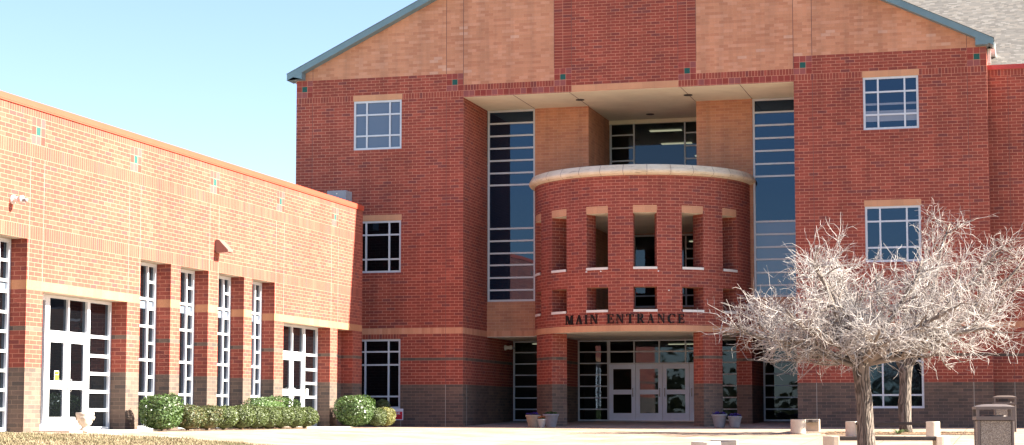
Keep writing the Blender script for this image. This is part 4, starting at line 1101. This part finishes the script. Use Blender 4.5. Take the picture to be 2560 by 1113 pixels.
for i in range(95):
    a = rr.uniform(0, 2*pi); L = rr.uniform(.25,.5); up = rr.uniform(.4,1.1); w = rr.uniform(.008,.014); pr = []
    for k in range(6):
        t = k/5; r = L*t*(1/(1+up*.4)); z = .02+up*L*.9*(t-.75*t*t)
        pr.append((r*cos(a), r*sin(a), z, w*(1-t*.85)))
    for k in range(5):
        A, B = pr[k], pr[k+1]; j = len(V)
        V += [(A[0]-A[3]*sin(a), A[1]+A[3]*cos(a), A[2]), (A[0]+A[3]*sin(a), A[1]-A[3]*cos(a), A[2]), (B[0]+B[3]*sin(a), B[1]-B[3]*cos(a), B[2]), (B[0]-B[3]*sin(a), B[1]+B[3]*cos(a), B[2])]; F.append((j,j+1,j+2,j+3))
m = MB(); m.mesh(V, F, L_SPK, False); m.obj('foliage', e)

# far tree belt across the grounds, behind the photographer (the glass reflects it)
V = []; F = []; rr = random.Random(5)
for i in range(9000):
    x = rr.uniform(-160, 200); z = abs(rr.gauss(0, 1))*(2.3 if x > -15 else 3.2)*(1+.5*sin(x*.21)+.35*sin(x*.57)); y = -118+rr.gauss(0, 2.5)-.02*abs(x); s2 = rr.uniform(.35,.9); a = rr.uniform(0, pi); j = len(V)
    V += [(x-s2*cos(a), y-s2*.5, z-1.2), (x+s2*cos(a), y, z-1.2+s2*.3), (x+s2*.3, y+s2*.4, z-1.2+s2*1.2), (x-s2*.6, y, z-1.2+s2)]; F.append((j,j+1,j+2,j+3))
g = MB(); g.mesh(V, F, leaf_mat('distant_woodland', (.035,.04,.02), (.06,.06,.03), (.10,.09,.05), .9, .4), False); o = g.obj('woodland'); stuff(o); tag(o, 'distant belt of trees reflected in the ground floor glass', 'woodland')

# ------------------------------------------------------------------ light, sky, camera
SUN_EL = radians(32); PHI = radians(10.2)
d = (cos(SUN_EL)*cos(PHI), cos(SUN_EL)*sin(PHI), sin(SUN_EL))      # towards the sun
sun = bpy.data.lights.new('sun', 'SUN'); sun.energy = 5.0; sun.angle = radians(.53); sun.color = (1, .925, .78)
so = bpy.data.objects.new('sun', sun); COL.objects.link(so)
from mathutils import Vector, Matrix
so.rotation_euler = Vector(d).to_track_quat('Z', 'Y').to_euler(); so.location = (60, 10, 40)
wd = bpy.data.worlds.new('World'); S.world = wd; wd.use_nodes = True; nt = wd.node_tree
bg = nt.nodes['Background']; sk = nt.nodes.new('ShaderNodeTexSky'); sk.sky_type = 'NISHITA'; sk.sun_disc = False
sk.sun_elevation = SUN_EL; sk.sun_rotation = atan2(d[0], d[1]); sk.altitude = 300; sk.air_density = 1.0; sk.dust_density = .6; sk.ozone_density = 1.6
tint = mixc(nt, 1.0, sk.outputs[0], (.94, .93, 1.0), 'MULTIPLY'); nt.links.new(tint, bg.inputs[0]); bg.inputs[1].default_value = .051

cd = bpy.data.cameras.new('camera'); co = bpy.data.objects.new('camera', cd); COL.objects.link(co); S.camera = co
F_ = 4655.15; YAW = .267524; PIT = .0877216; CY = 630.257
cd.sensor_fit = 'HORIZONTAL'; cd.sensor_width = 36; cd.lens = F_/2560*36
cd.shift_x = 0; cd.shift_y = (CY-556.5)/2560
cd.clip_end = 3000; cd.clip_start = .5
fw = Vector((-sin(YAW)*cos(PIT), cos(YAW)*cos(PIT), sin(PIT)))
co.location = (12.67, -60.49, .362)
co.rotation_euler = fw.to_track_quat('-Z', 'Y').to_euler()
S.view_settings.view_transform = 'Standard'; S.view_settings.look = 'None'; S.view_settings.gamma = 1
S.view_settings.exposure = 2.5
S.cycles.max_bounces = 8; S.cycles.diffuse_bounces = 4; S.cycles.glossy_bounces = 4; S.cycles.transparent_max_bounces = 12
S.cycles.use_denoising = True
